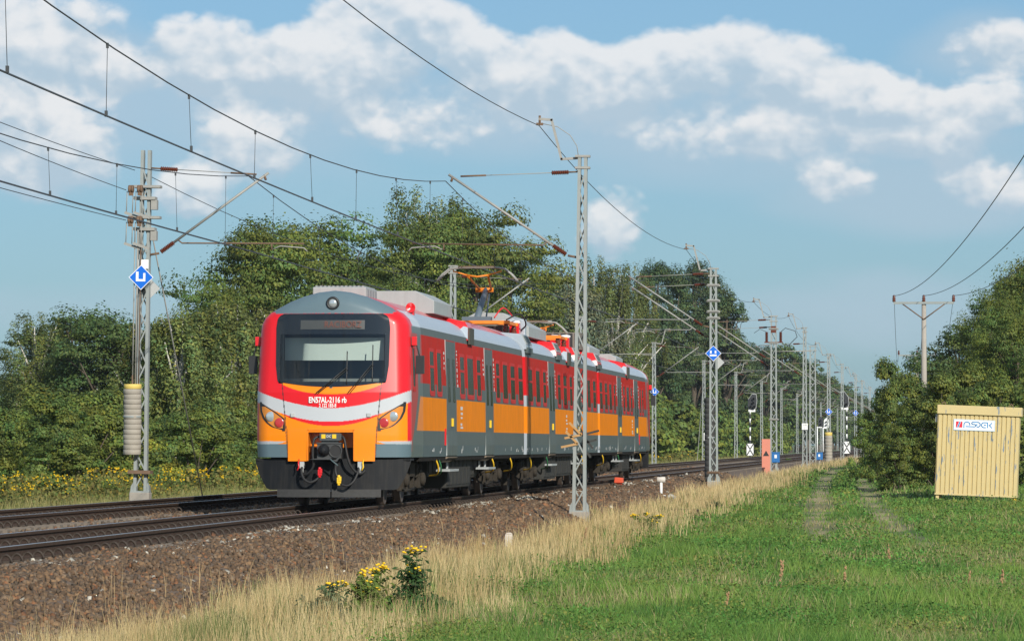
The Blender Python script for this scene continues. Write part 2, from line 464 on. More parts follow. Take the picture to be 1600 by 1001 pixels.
# loose stones on the bed, one object (nobody could count them)
def stones(name, n, xr, yr, size, palette, weights, seed, ypow=1.0, white_edge=False):
    r = np.random.default_rng(seed)
    X = r.uniform(*xr, n)
    u = r.random(n)
    Y = yr[0] * (yr[1] / yr[0]) ** u if ypow else r.uniform(*yr, n)
    Z = bz(X) + (vnoise(X / .9, Y / 2.2, 9) - .5) * 0.06 + r.uniform(-0.01, 0.022, n)
    s = size * r.uniform(0.55, 1.35, n) * np.clip((Y / 75.0), 0.9, 2.2)
    base = np.array([(-1,-1,-1),(1,-1,-1),(1,1,-1),(-1,1,-1),(-1,-1,1),(1,-1,1),(1,1,1),(-1,1,1)], float) * 0.5
    vs = base[None] * r.uniform(0.55, 1.15, (n, 8, 3))
    vs *= r.uniform(0.6, 1.2, (n, 1, 3)) * s[:, None, None]
    q = r.normal(size=(n, 4)); q /= np.linalg.norm(q, axis=1)[:, None]
    w, x, y, z = q.T
    Rm = np.stack([1-2*(y*y+z*z), 2*(x*y-z*w), 2*(x*z+y*w), 2*(x*y+z*w), 1-2*(x*x+z*z), 2*(y*z-x*w), 2*(x*z-y*w), 2*(y*z+x*w), 1-2*(x*x+y*y)], -1).reshape(n, 3, 3)
    vs = np.einsum('nij,nkj->nki', Rm, vs) + np.stack([X, Y, Z], -1)[:, None]
    f = np.array([(0,3,2,1),(4,5,6,7),(0,1,5,4),(1,2,6,5),(2,3,7,6),(3,0,4,7)])
    F = (f[None] + (np.arange(n) * 8)[:, None, None]).reshape(-1, 4)
    pal = np.array(palette); c = pal[r.choice(len(pal), n, p=weights)] * r.uniform(0.65, 1.3, (n, 1))
    if white_edge:
        wprob = np.where(np.abs(X - 1.25) < 0.33, 0.34 * vnoise(Y / 2.5, X, 4) ** 2 * 2, 0.010)
        isw = r.random(n) < wprob
        c[isw] = np.array([0.46, 0.43, 0.36]) * r.uniform(.6, 1.15, (isw.sum(), 1))
    me = np_mesh(name, vs.reshape(-1, 3), F, np.repeat(c, 8, axis=0))
    me.materials.append(mat('loose_stone', (0, 0, 0), 0.9, attr=True, var=0.25, scale=30))
    o = bpy.data.objects.new(name, me); COL.objects.link(o); tag(o, kind='stuff')
    return o
PAL = [(0.138, 0.084, 0.046), (0.105, 0.067, 0.039), (0.175, 0.107, 0.056), (0.155, 0.108, 0.069), (0.18, 0.083, 0.038), (0.076, 0.054, 0.036)]
tag(stones('ballast_stones', 58000, (0.86, 3.75), (34, 200), 0.060, PAL, [.3, .25, .15, .15, .07, .08], 3, white_edge=True),
    'brown crushed stone covering the slope beside the near rail', 'stones')
tag(stones('ballast_stones', 8000, (-3.7, -0.9), (60, 260), 0.06, PAL, [.3, .25, .15, .15, .07, .08], 4),
    'brown crushed stone lying between the two tracks', 'stones')

# ------------------------------------------------------------------ tracks
M_RAIL = mat('rail_rust', (0.062, 0.042, 0.032), 0.85, spec=.08, var=0.25, scale=5)
M_RHEAD = mat('rail_running_top', (0.33, 0.35, 0.38), 0.28, metal=0.7, var=0.15, scale=2)
M_CLIP = mat('rail_clip_iron', (0.060, 0.048, 0.040), 0.75, spec=.2, var=0.3)
M_SLEEP = mat('sleeper_concrete', (0.17, 0.14, 0.11), 0.9, var=0.25, scale=4)
rp = [(-0.075, -0.172), (0.075, -0.172), (0.075, -0.16), (0.02, -0.145), (0.009, -0.13), (0.009, -0.05), (0.034, -0.04), (0.036, -0.008), (0.028, -0.001),
      (-0.028, -0.001), (-0.036, -0.008), (-0.034, -0.04), (-0.009, -0.05), (-0.009, -0.13), (-0.02, -0.145), (-0.075, -0.16)]
clipm = MB()
clipm.tube([(0.030 + 0.068 * (1 - math.cos(t)), 0.015 * math.sin(2 * t), -0.172 + 0.088 * math.sin(t)) for t in np.linspace(0.0, math.pi, 11)], 0.0135, 6)
clipm.box((0.06, -0.03, -0.19), (0.14, 0.03, -0.15))
clip_me = clipm.mesh('clip', M_CLIP)
def track(cx, label, ylast):
    t = thing('railway_track', label, 'railway track', (cx, 40, 0))
    for s in (-1, 1):
        b = MB(); b.prism([(p[0] + s * 0.7535, p[1]) for p in rp], -30, 1400, 'Y', 0)
        b.box((s * 0.7535 - 0.027, -30, -0.0008), (s * 0.7535 + 0.027, 1400, 0.001), 1)
        b.build('rail', [M_RAIL, M_RHEAD], t)
        far = MB()
        for i in range(520):
            y = 4 + 0.6 * i
            n_near = 150
            if i < n_near:
                inst('rail_clip', clip_me, t, (s * 0.7535, y, 0))
            else:
                far.box((s * 0.7535 + 0.03, y - 0.012, -0.17), (s * 0.7535 + 0.16, y + 0.012, -0.085))
        o = far.build('rail_clip', M_CLIP, t); tag(o, kind='stuff')
    sl = MB()
    for i in range(520):
        y = 4 + 0.6 * i
        sl.box((-1.25, y - .13, -0.35), (1.25, y + .13, -0.174))
    tag(sl.build('sleeper', M_SLEEP, t), kind='stuff')
    return t
track(0.0, 'pair of rusty brown rails on ballast that the red train stands on', 1400)
track(TRK2, 'empty second pair of rails running between the train and the flower meadow', 1400)
# ------------------------------------------------------------------ the train (local: x lateral, y backwards, z above rail)
TY = YX(643, 1.44) - 0.52
def sY(px, X=1.44): return YX(px, X) - TY
LEN = sY(1016)
J1a, J1b = sY(818.5), sY(823)
J2a, J2b = LEN + 0.3 - J1b, LEN + 0.3 - J1a
LEN = LEN + 0.3
train = thing('electric_train', 'red, orange and grey three-car electric train standing on the near track', 'train', (0, TY, 0))

HALF = [(1.435, 0.90), (1.445, 1.12), (1.445, 1.40), (1.44, 2.04), (1.435, 2.30), (1.40, 3.22), (1.385, 3.36), (1.33, 3.48), (1.22, 3.585), (1.05, 3.68), (0.85, 3.785), (0.60, 3.885), (0.30, 3.965), (0.0, 4.0)]
HP = np.array(HALF)
def wid(z): return np.interp(z, HP[:, 1], HP[:, 0])
def ztop(x): return np.interp(np.abs(x), HP[::-1, 0][0:8], HP[::-1, 1][0:8])
def nose_y(x, z):
    x = np.asarray(x, float); z = np.asarray(z, float)
    yf = np.where(z > 2.1, 0.17 * (z - 2.1), 0.0) + np.where(z < 1.3, 0.05 * (1.3 - z), 0)
    c = 0.24 * (np.abs(x) / 1.44) ** 2
    e = np.minimum(wid(z) - np.abs(x), np.maximum(ztop(x) - z, 0) * 1.0 + 0.0)
    Rr = 0.26
    e = np.clip(e, 0, Rr)
    rnd = Rr - np.sqrt(np.maximum(Rr ** 2 - (Rr - e) ** 2, 0))
    return yf + c + rnd

cR, cO, cS, cG, cK = (np.array(c) for c in ((0.66, 0.010, 0.018), (0.87, 0.24, 0.004), (0.47, 0.50, 0.53), (0.105, 0.16, 0.19), (0.012, 0.014, 0.016)))
def nose_col(x, z):
    ax = np.abs(x)
    c = np.tile(cR, (len(x), 1))
    zl_or = 2.07 + 0.18 * (ax / 0.93) ** 2.5
    c[(z > zl_or) & (z < 2.36) & (ax < 0.95)] = cO
    zu = 1.81 + 0.33 * (ax / 1.44) ** 1.8
    zl = 1.56 + 0.37 * (ax / 1.44) ** 2
    zr = np.where(ax < .93, 1.48 + 0.22 * (ax / 0.93) ** 2, 9)
    c[(z < zu)] = cS
    c[(z < zl)] = cR
    c[(z < np.minimum(zr, zl))] = cO
    c[(z < zl) & (ax > 1.39) & (z > 1.16)] = cR
    c[(z < 1.20) & (z > 1.10) & (ax > 0.82 + (1.20 - z) * 3.5)] = cS * 0.85
    c[(z < 1.145) & (ax > 0.815)] = cG
    e = ztop(x) - z
    c[(z > 3.565) & (ax < 1.10)] = cG
    c[(z > 3.565) & (ax < 1.20) & (z > 3.565 + (ax - 1.0) * .25) & (e > 0.012)] = cG
    seam = (np.abs(ax - np.interp(z, [0.9, 1.45, 2.3], [0.815, 0.85, 0.93])) < 0.008) & (z < 2.30)
    c[seam] = cK * 2
    return c

def section_outline(n):
    pts = np.vstack([HP, np.column_stack([-HP[-2::-1, 0], HP[-2::-1, 1]])])      # right sill, over the roof, left sill
    bot = np.column_stack([np.linspace(-1.435, 1.435, 60)[1:-1], np.full(58, 0.90)])
    pts = np.vstack([pts, bot, pts[:1]])
    d = np.concatenate([[0], np.cumsum(np.hypot(*np.diff(pts, axis=0).T))])
    s = np.linspace(0, d[-1], n, endpoint=False)
    return np.column_stack([np.interp(s, d, pts[:, 0]), np.interp(s, d, pts[:, 1])])
M_NOSE = mat('cab_livery', (0, 0, 0), 0.38, attr=True, spec=0.35, coat=0.12, var=0.05, scale=2)
def build_cab(parent, ysign, y_at):
    """y_at: position of the nose tip; ysign +1 body lies behind it towards +y"""
    n, nr = (560, 150) if ysign > 0 else (220, 60)
    O = section_outline(n); C0 = np.array([0.0, 2.2])
    rr = np.concatenate([np.linspace(0.02, 0.8, nr * 2 // 3), np.linspace(0.8, 1.0, nr - nr * 2 // 3 + 1)[1:]])
    V = []; 
    for r in rr:
        p = C0 + (O - C0) * r
        V.append(np.column_stack([p[:, 0], nose_y(p[:, 0], p[:, 1]), p[:, 1]]))
    edge = V[-1]
    V2 = []
    for t in np.linspace(0, 1, 36 if ysign > 0 else 24)[1:]:
        q = edge.copy(); q[:, 1] = edge[:, 1] * (1 - t) + 2.42 * t; V2.append(q)
    A = np.concatenate(V + V2)
    rows = len(V) + len(V2)
    col = nose_col(A[:, 0], A[:, 2])
    sd_ = np.arange(len(A)) >= len(V) * n
    z = A[:, 2]; y = A[:, 1]
    cs = np.tile(np.array([0.42, 0.019, 0.012]), (len(A), 1))
    st_lo = np.interp(z, [.9, 1.2, 1.6, 2.04, 3.2], [.52, .65, 1.15, 1.6, 1.75]); stripe = np.interp(z, [.9, 1.2, 1.4, 2.04, 3.2], [.75, 1.0, 1.35, 1.95, 2.25])
    grey = np.array([0.092, 0.116, 0.115])
    cs[(y > st_lo)] = grey
    cs[(y > stripe) & (z > 2.30)] = (0.44, 0.019, 0.010)
    cs[(y > stripe) & (z > 1.40) & (z < 2.04)] = (0.80, 0.22, 0.004)
    cs[(z > 3.22)] = grey
    cs[(z > 3.22) & (y < 0.9)] = cR
    cs[(z > 3.36)] = np.array([0.50, 0.55, 0.60])
    cs[(z > 3.36) & (y < 1.1 )] = cR
    cs[(z > 3.66)] = cR
    cs[(z < 1.12) & (y > 0.95)] = (0.082, 0.115, 0.125)
    col[sd_] = cs[sd_]
    i = np.arange(rows - 1)[:, None] * n; k = np.arange(n)[None]
    k2 = (k + 1) % n
    F = np.stack([i + k, i + k2, i + n + k2, i + n + k], -1).reshape(-1, 4)
    cen = A[F].mean(1)
    keep = ~((np.abs(cen[:, 0]) < 0.62) & (cen[:, 2] < 1.36) & (cen[:, 1] < 0.6))
    keep &= ~((np.abs(cen[:, 0]) < 1.0) & (cen[:, 2] > 2.27) & (cen[:, 2] < 3.22) & (cen[:, 1] < 0.7))
    keep &= ~((cen[:, 2] < 0.905) & (np.arange(len(F)) // n >= len(V)))
    F = F[keep]
    if ysign < 0:
        A = A.copy(); A[:, 1] *= -1; A[:, 0] *= -1; 
    me = np_mesh('cab_shell', A, F[:, ::-1], col, smooth=True)
    me.materials.append(M_NOSE)
    o = bpy.data.objects.new('cab_shell', me); COL.objects.link(o); o.parent = parent; o.location = (0, y_at, 0)
    return o
cab = build_cab(train, 1, 0.0)
tail = build_cab(train, -1, LEN)

def surf_patch(xl, xr, z0, z1, nzz, nxx, off, mi=0, mb=None):
    mb = mb or MB()
    vs, fs = [], []
    for j in range(nzz + 1):
        z = lerp(z0, z1, j / nzz); a_, b_ = xl(z), xr(z)
        for i in range(nxx + 1):
            x = lerp(a_, b_, i / nxx)
            vs.append((x, float(nose_y(x, z)) - off, z))
    w = nxx + 1
    for j in range(nzz):
        for i in range(nxx):
            fs.append((j*w+i, j*w+i+1, (j+1)*w+i+1, (j+1)*w+i))
    return mb.add(vs, fs, mi, True)

# windscreen: black border as a ring, clear pane in its middle, cab behind it
def ws_half(z):
    h = float(np.interp(z, [2.2, 2.6, 3.3, 3.56], [1.0, 1.055, 1.065, 1.03]))
    if z > 3.44: h -= 0.14 * (1 - math.sqrt(max(0, 1 - ((z - 3.44) / 0.125) ** 2)))
    if z < 2.34: h -= 0.10 * (1 - math.sqrt(max(0, 1 - ((2.34 - z) / 0.14) ** 2)))
    return h
M_WSB = mat('windscreen_black_border', (0.010, 0.013, 0.016), 0.08, var=0.1, coat=0.5)
ring = MB()
surf_patch(lambda z: -ws_half(z), lambda z: ws_half(z), 3.18, 3.562, 16, 30, 0.012, 0, ring)
surf_patch(lambda z: -ws_half(z), lambda z: -0.98, 2.30, 3.18, 24, 3, 0.012, 0, ring)
surf_patch(lambda z: 0.98, lambda z: ws_half(z), 2.30, 3.18, 24, 3, 0.012, 0, ring)
vs, fs = [], []
for i in range(41):
    x = lerp(-1, 1, i / 40); 
    for j in range(4):
        zb = 2.205 + 0.10 * abs(x) ** 2.2; z = lerp(zb, 2.30, j / 3); xx = x * lerp(ws_half(max(zb, 2.25)), ws_half(2.30), j / 3)
        vs.append((xx, float(nose_y(xx, z)) - 0.012, z))
for i in range(40):
    for j in range(3): fs.append((i*4+j, (i+1)*4+j, (i+1)*4+j+1, i*4+j+1))
ring.add(vs, fs, 0, True)
ws = ring.build('windscreen', M_WSB, train)
gm = bpy.data.materials.new('clear_tinted_glass'); gm.use_nodes = True
t_ = gm.node_tree; t_.nodes.clear(); h_ = NG(t_)
o_ = h_.new('ShaderNodeOutputMaterial'); tr_ = h_.new('ShaderNodeBsdfTransparent'); tr_.inputs[0].default_value = (0.84, 0.90, 0.89, 1)
gl_ = h_.new('ShaderNodeBsdfGlossy'); gl_.inputs['Roughness'].default_value = 0.03
fr_ = h_.new('ShaderNodeFresnel'); fr_.inputs[0].default_value = 1.7
mx_ = h_.new('ShaderNodeMixShader')
t_.links.new(fr_.outputs[0], mx_.inputs[0]); t_.links.new(tr_.outputs[0], mx_.inputs[1]); t_.links.new(gl_.outputs[0], mx_.inputs[2]); t_.links.new(mx_.outputs[0], o_.inputs[0])
surf_patch(lambda z: -0.98, lambda z: 0.98, 2.30, 3.18, 20, 30, 0.010).build('pane', gm, ws)
# inside the cab
inn = MB(); inn.box((-1.25, 1.55, 1.6), (1.25, 1.6, 3.5)); inn.box((-1.28, 0.5, 1.55), (1.28, 1.6, 1.6)); inn.box((-1.3, .6, 1.6), (-1.25, 1.6, 3.4)); inn.box((1.25, .6, 1.6), (1.3, 1.6, 3.4)); inn.box((-1.2, .62, 3.42), (1.2, 1.6, 3.47))
inn.build('cab_interior', mat('cab_interior_grey', (0.13, 0.15, 0.15), 0.8, var=0.1), train)
b = MB(); b.box((-0.93, 0.50, 2.70), (0.93, 0.515, 3.12)); b.build('sun_blind', mat('pale_blind', (0.55, 0.60, 0.57), 0.8, var=0.05), train)
b = MB(); b.box((-1.0, 0.40, 2.10), (1.0, 0.9, 2.36)); b.box((-0.98, 0.40, 2.36), (-0.94, 0.45, 3.2)); b.build('driver_desk', mat('desk_grey', (0.20, 0.21, 0.20), 0.7), train)
# destination display
b = MB(); yd = float(nose_y(0, 3.36)) - 0.02
surf_patch(lambda z: -0.60, lambda z: 0.60, 3.27, 3.44, 4, 20, 0.018, 0, b)
disp = b.build('destination_display', mat('display_grey', (0.055, 0.06, 0.06), 0.3), train)
text_mesh('display_text', 'RACIBORZ', 0.17, mat('display_dim_red', (0.16, 0.05, 0.035), 0.6), disp, (0.20, yd - 0.012, 3.355), (R(90) - 0.17, 0, 0), 0.001, 0.85)
# headlamp on the dome
lz = 3.755; yl = float(nose_y(0, lz))
b = MB(); b.lathe([(0.115, 0.05), (0.125, -0.02), (0.115, -0.045), (0.088, -0.045), (0.085, -0.02)], (0, yl, lz), 'Y', 28, 0)
top_l = b.build('top_headlight', M_BLACK, train)
b = MB(); b.lathe([(0.086, 0.0), (0.086, -0.022), (0.06, -0.04), (0.03, -0.047), (0.001, -0.049)], (0, yl, lz), 'Y', 28, 0); b.build('lens', M_LAMP, top_l)
# light clusters
def cl_l(s):
    zs = [1.41, 1.46, 1.53, 1.62, 1.75, 1.905]
    outer = [0.90, 1.10, 1.20, 1.28, 1.335, 1.35]
    inner = [0.885, 0.885, 0.89, 0.90, 1.08, 1.345]
    return zs, outer, inner
for s in (-1, 1):
    zs, ou, inr = cl_l(s)
    def fa(z, k=0.0): return s * (float(np.interp(z, zs, inr)) - k)
    def fb(z, k=0.0): return s * (float(np.interp(z, zs, ou)) + k)
    b = MB(); surf_patch(lambda z: fa(z, 0.02), lambda z: fb(z, 0.02), 1.385, 1.925, 24, 10, 0.008, 0, b)
    hl = b.build('headlight', M_BLACK, train)
    b = MB(); surf_patch(lambda z: fa(z, -0.022), lambda z: max(fb(z, -0.022) * s, fa(z, -0.022) * s) * s, 1.435, 1.84, 20, 10, 0.013, 0, b)
    b.build('housing', mat('amber_reflector', (0.70, 0.26, 0.05), 0.2, metal=0.2, var=0.2, scale=14), hl)
    for (lx, lzz, rad, mm, nm) in ((1.14, 1.655, 0.092, M_LAMP, 'lens'), (0.972, 1.54, 0.090, M_TAIL, 'tail_lamp')):
        y_ = float(nose_y(lx, lzz))
        b = MB(); b.lathe([(rad, 0.04), (rad, -0.018), (rad * .93, -0.024), (rad * .6, -0.027), (0.001, -0.028)], (s * lx, y_, lzz), 'Y', 22, 0)
        b.build(nm, mm, hl)
# front plate with the coupler opening
def plate_pt(x, z, off): return (x, float(nose_y(x, max(z, 0.9))) - off, z)
b = MB()
def pl(x0, x1, z0, z1, nxx=10, nzz=6, off=0.016):
    vs, fs = [], []
    for j in range(nzz + 1):
        for i in range(nxx + 1):
            vs.append(plate_pt(lerp(x0, x1, i / nxx), lerp(z0, z1, j / nzz), off))
    w = nxx + 1
    for j in range(nzz):
        for i in range(nxx): fs.append((j*w+i, j*w+i+1, (j+1)*w+i+1, (j+1)*w+i))
    b.add(vs, fs, 0, True)
pl(-0.81, -0.42, 0.83, 1.44); pl(0.42, 0.81, 0.83, 1.44); pl(-0.42, 0.42, 1.40, 1.44)
b.box((-0.44, 0.0, 1.40), (0.44, 0.55, 1.42)); b.box((-0.44, 0.0, 0.84), (-0.42, 0.5, 1.41)); b.box((0.42, 0.0, 0.84), (0.44, 0.5, 1.41)); b.box((-0.43, 0.42, 1.08), (0.43, 0.45, 1.41))
b.build('front_plate', M_ORANGE, train)
b = MB(); b.box((-0.66, 0.5, 0.84), (0.66, 0.52, 1.4)); b.build('recess_back', M_BLACK, train)
# step edge under the plate sides is the plough
b = MB()
prof = [(-1.45, 0.87), (-1.44, 0.72), (-1.25, 0.34), (-1.17, 0.30), (1.17, 0.30), (1.25, 0.34), (1.44, 0.72), (1.45, 0.87)]
def yplo(x, z): return 0.12 + 0.22 * (abs(x) / 1.44) ** 2 - 0.10 * (0.87 - z)
nseg = 40
vs, fs = [], []
for i in range(nseg + 1):
    x = lerp(-1.45, 1.45, i / nseg)
    zlo = float(np.interp(abs(x), [0, 1.17, 1.25, 1.44, 1.45], [0.30, 0.30, 0.34, 0.72, 0.80]))
    for j in range(7):
        z = lerp(zlo, 0.87, j / 6); vs.append((x, yplo(x, z), z))
for i in range(nseg):
    for j in range(6): fs.append((i*7+j, (i+1)*7+j, (i+1)*7+j+1, i*7+j+1))
b.add(vs, fs, 0, True)
b.box((-1.44, 0.30, 0.84), (1.44, 0.9, 0.88))
plo = b.build('snow_plough', M_PLOUGH, train)
for x0, x1 in ((-1.02, -0.012), (0.012, 0.92)):
    b = MB(); vs, fs = [], []
    for i in range(13):
        x = lerp(x0, x1, i / 12)
        for z in (0.165, 0.27, 0.31): vs.append((x, yplo(x, z) - 0.03, z))
        vs.append((x, yplo(x, 0.165) + 0.02, 0.165))
    for i in range(12):
        for j in range(2): fs.append((i*4+j, (i+1)*4+j, (i+1)*4+j+1, i*4+j+1))
        fs.append((i*4, i*4+3, (i+1)*4+3, (i+1)*4))
    b.add(vs, fs); b.build('plough_blade', mat('worn_plough_edge', (0.030, 0.030, 0.030), 0.7, var=0.5, scale=14), plo)
# coupler
b = MB()
b.box((-0.225, -0.22, 0.885), (0.215, 0.1, 1.165)); b.box((-0.235, -0.235, 1.15), (0.225, 0.0, 1.175))
b.box((-0.15, 0.0, 0.92), (0.15, 0.9, 1.12))
b.prism([(-0.38, 0.86), (0.12, 0.86), (0.16, 0.89), (-0.18, 0.89)], -0.24, -0.05, 'Y')
b.prism([(0.02, 0.89), (0.12, 0.82), (0.14, 0.82), (0.20, 0.90)], -0.24, -0.12, 'Y')
cp = b.build('coupler', mat('coupler_iron', (0.055, 0.058, 0.06), 0.6, metal=0.3, var=0.35, scale=9), train)
b = MB(); b.lathe([(0.115, 0.0), (0.105, -0.05), (0.05, -0.14), (0.02, -0.15)], (-0.10, -0.22, 1.03), 'Y', 20); b.build('coupling_cone', M_PLOUGH, cp)
b = MB(); b.lathe([(0.105, 0.0), (0.105, -0.006)], (0.115, -0.219, 1.02), 'Y', 22); b.build('coupling_socket', M_RUBBER, cp)
b = MB(); b.lathe([(0.125, 0.0), (0.125, -0.02), (0.105, -0.02), (0.105, -0.004)], (0.115, -0.219, 1.02), 'Y', 22); b.build('socket_rim', cp.data.materials[0], cp)
b = MB(); b.tube([(0.02, -0.26, 0.87), (0.17, -0.28, 0.75)], 0.014); b.build('uncoupling_lever', M_SILL, cp)
b = MB(); b.box((-0.185, -0.20, 1.205), (0.19, -0.02, 1.345)); b.box((0.19, -0.19, 1.215), (0.215, -0.03, 1.335)); b.box((-.16, -.15, 1.17), (.16, -.06, 1.21))
eb = b.build('electric_coupler_box', mat('box_dark_grey', (0.055, 0.065, 0.07), 0.5, var=0.15), train, bevel=0.008)
for x in (-0.11, 0.09):
    b = MB(); b.box((x - 0.037, -0.204, 1.25), (x + 0.037, -0.2, 1.325)); b.build('warning_label', M_YELLOW, eb)
text_mesh('box_letters', 'DC', 0.062, M_SIGNW, eb, (-0.01, -0.203, 1.288), (R(90), 0, 0), 0.001)
def hose(pts, r=0.024, m=M_RUBBER, nm='hose'):
    ps = [Vector(p) for p in pts]; out_ = []
    for i in range(len(ps) - 1):
        p0, p1, p2, p3 = ps[max(i-1, 0)], ps[i], ps[i+1], ps[min(i+2, len(ps)-1)]
        for k in range(6):
            t = k / 6
            out_.append(0.5 * ((2*p1) + (p2-p0)*t + (2*p0-5*p1+4*p2-p3)*t*t + (3*p1-p0-3*p2+p3)*t**3))
    out_.append(ps[-1])
    b = MB(); b.tube(out_, r, 8); return b.build(nm, m, train)
hose([(-0.2, -0.08, 1.29), (-0.30, -0.12, 1.22), (-0.32, -0.12, 0.95), (-0.31, -0.1, 0.74), (-0.42, -0.06, 0.6), (-0.56, 0.0, 0.58)])
hose([(0.22, -0.08, 1.29), (0.27, -0.12, 1.22), (0.31, -0.14, 1.0), (0.36, -0.12, 0.8), (0.44, -0.06, 0.66), (0.55, 0.0, 0.60), (0.63, 0.08, 0.66)])
hose([(-0.53, 0.05, 0.76), (-0.54, -0.05, 0.64), (-0.48, -0.12, 0.50), (-0.36, -0.14, 0.44), (-0.24, -0.12, 0.5), (-0.20, -0.1, 0.56)])
hose([(0.52, 0.05, 0.74), (0.51, -0.06, 0.62), (0.44, -0.12, 0.46), (0.33, -0.15, 0.38), (0.22, -0.14, 0.40)])
hose([(0.10, 0.0, 0.84), (0.10, -0.1, 0.66), (0.13, -0.12, 0.55)])
for (x, z, mm) in ((-0.185, 0.62, M_RED), (0.17, 0.475, M_YELLOW)):
    b = MB(); b.cbox((x, -0.13, z), (0.075, 0.06, 0.11)); b.cbox((x + 0.02, -0.14, z + 0.03), (0.05, 0.06, 0.09)); b.lathe([(0.028, -0.09), (0.028, 0.10)], (x - .005, -0.13, z), 'Z', 10)
    b.build('brake_hose_head', mm, train, bevel=0.008)
for (x, mm) in ((-0.60, M_RED), (0.60, M_YELLOW)):
    b = MB(); b.tube([(x, 0.05, 0.86), (x, -0.03, 0.80), (x + 0.01, -0.04, 0.72), (x - 0.02, -0.04, 0.66)], 0.014, 6); b.build('cock_handle', mm, train)
    b = MB(); b.cbox((x * 0.9, 0.05, 0.76), (0.08, 0.10, 0.12)); b.lathe([(0.03, -0.12), (0.03, 0.0)], (x * .9, 0.02, 0.74), 'Z', 10); b.build('air_cock', M_SIGNB, train)
# wipers
def wiper(px_, pz, tx, tz, ztop_, zbot):
    b = MB()
    def on(x, z, o=0.05): return (x, float(nose_y(x, z)) - o, z)
    b.tube([on(px_, pz, .02), on(px_, pz, .06), on(tx, tz, .06)], 0.010, 6); b.tube([on(px_ + .04, pz, .02), on(px_ + .04, pz, .055), on(tx + .02, tz - .03, .055)], 0.008, 6)
    b.tube([on(tx, z, 0.03) for z in np.linspace(zbot, ztop_, 9)], 0.011, 6)
    b.build('wiper', M_BLACK, train)
wiper(-0.27, 2.09, 0.29, 2.56, 2.86, 2.25)
wiper(0.33, 2.10, 0.76, 2.63, 2.98, 2.30)
# lettering on the front
yt = float(nose_y(0, 1.96)) - 0.006
text_mesh('fleet_number', 'EN57AL-2116 rb', 0.15, M_WHITE, train, (-0.06, yt - 0.002, 1.955), (R(90), 0, 0), 0.002, 0.68, bold=.004)
text_mesh('vehicle_number', '2 122 183-8', 0.095, M_WHITE, train, (-0.06, yt - 0.002, 1.855), (R(90), 0, 0), 0.002, 0.70, bold=.002)
for x in (-0.72, 0.70):
    b = MB(); b.cbox((x, float(nose_y(x, 1.67)) - 0.01, 1.68), (0.075, 0.04, 0.075)); b.build('lamp_bracket', M_SIGNB, train, bevel=0.008)

# ---- car bodies
SEG_M = {0: 1, 1: 2, 2: 3, 3: 2, 4: 0, 5: 2, 6: 4, 7: 4, 8: 4}
def body(y0, y1, open0=False):
    pts = HALF + [(-x, z) for x, z in HALF[-2::-1]]
    n = len(pts); ys = list(np.linspace(y0, y1, max(2, int((y1 - y0) / 1.0))))
    vs = [(x, y, z) for y in ys for x, z in pts]
    b = MB()
    for i in range(n - 1):
        s = min(i, n - 2 - i)
        mi = SEG_M.get(s, 5)
        b.add([], [], 0)
        for j in range(len(ys) - 1):
            b.f.append([j*n+i, (j+1)*n+i, (j+1)*n+i+1, j*n+i+1]); b.mi.append(mi); b.sm.append(s >= 6)
    b.v = vs
    # end walls: livery bands
    for yy, flip in ((y0, False), (y1, True)):
        lv = [0.90, 1.12, 1.40, 2.04, 2.30, 3.22, 3.36]
        for q in range(6):
            z0, z1 = lv[q], lv[q + 1]
            mi = [6, 6, 7, 6, 8, 6][q] if not flip else [1, 2, 3, 2, 0, 2][q]
            b.add([(-wid(z0), yy, z0), (wid(z0), yy, z0), (wid(z1), yy, z1), (-wid(z1), yy, z1)], [(0, 1, 2, 3)], mi)
        tp = [(x, yy, z) for x, z in pts if z >= 3.36 - 1e-6]
        b.add(tp, [tuple(range(len(tp)))], 6)
    b.add([(-1.43, y0, .9), (1.43, y0, .9), (1.43, y1, .9), (-1.43, y1, .9)], [(0, 1, 2, 3)], 9)
    return b.build('body_shell', [M_REDSIDE, M_SILL, M_GREY, M_ORSIDE, M_SILVER, M_RED, M_SILVER, M_ORANGE, M_RED, M_UNDER], train)
body(2.42, J1a)
body(J1b, J2a)
body(J2b, LEN - 2.42)
for a_, b_ in ((J1a, J1b), (J2a, J2b)):
    m_ = MB()
    for i in range(5):
        y = lerp(a_, b_, (i + .5) / 5); m_.box((-1.18, y - .05, 1.0), (1.18, y + .05, 3.5)); 
    m_.box((-1.12, a_ - .02, 1.0), (1.12, b_ + .02, 3.4))
    m_.build('gangway_bellows', M_RUBBER, train)

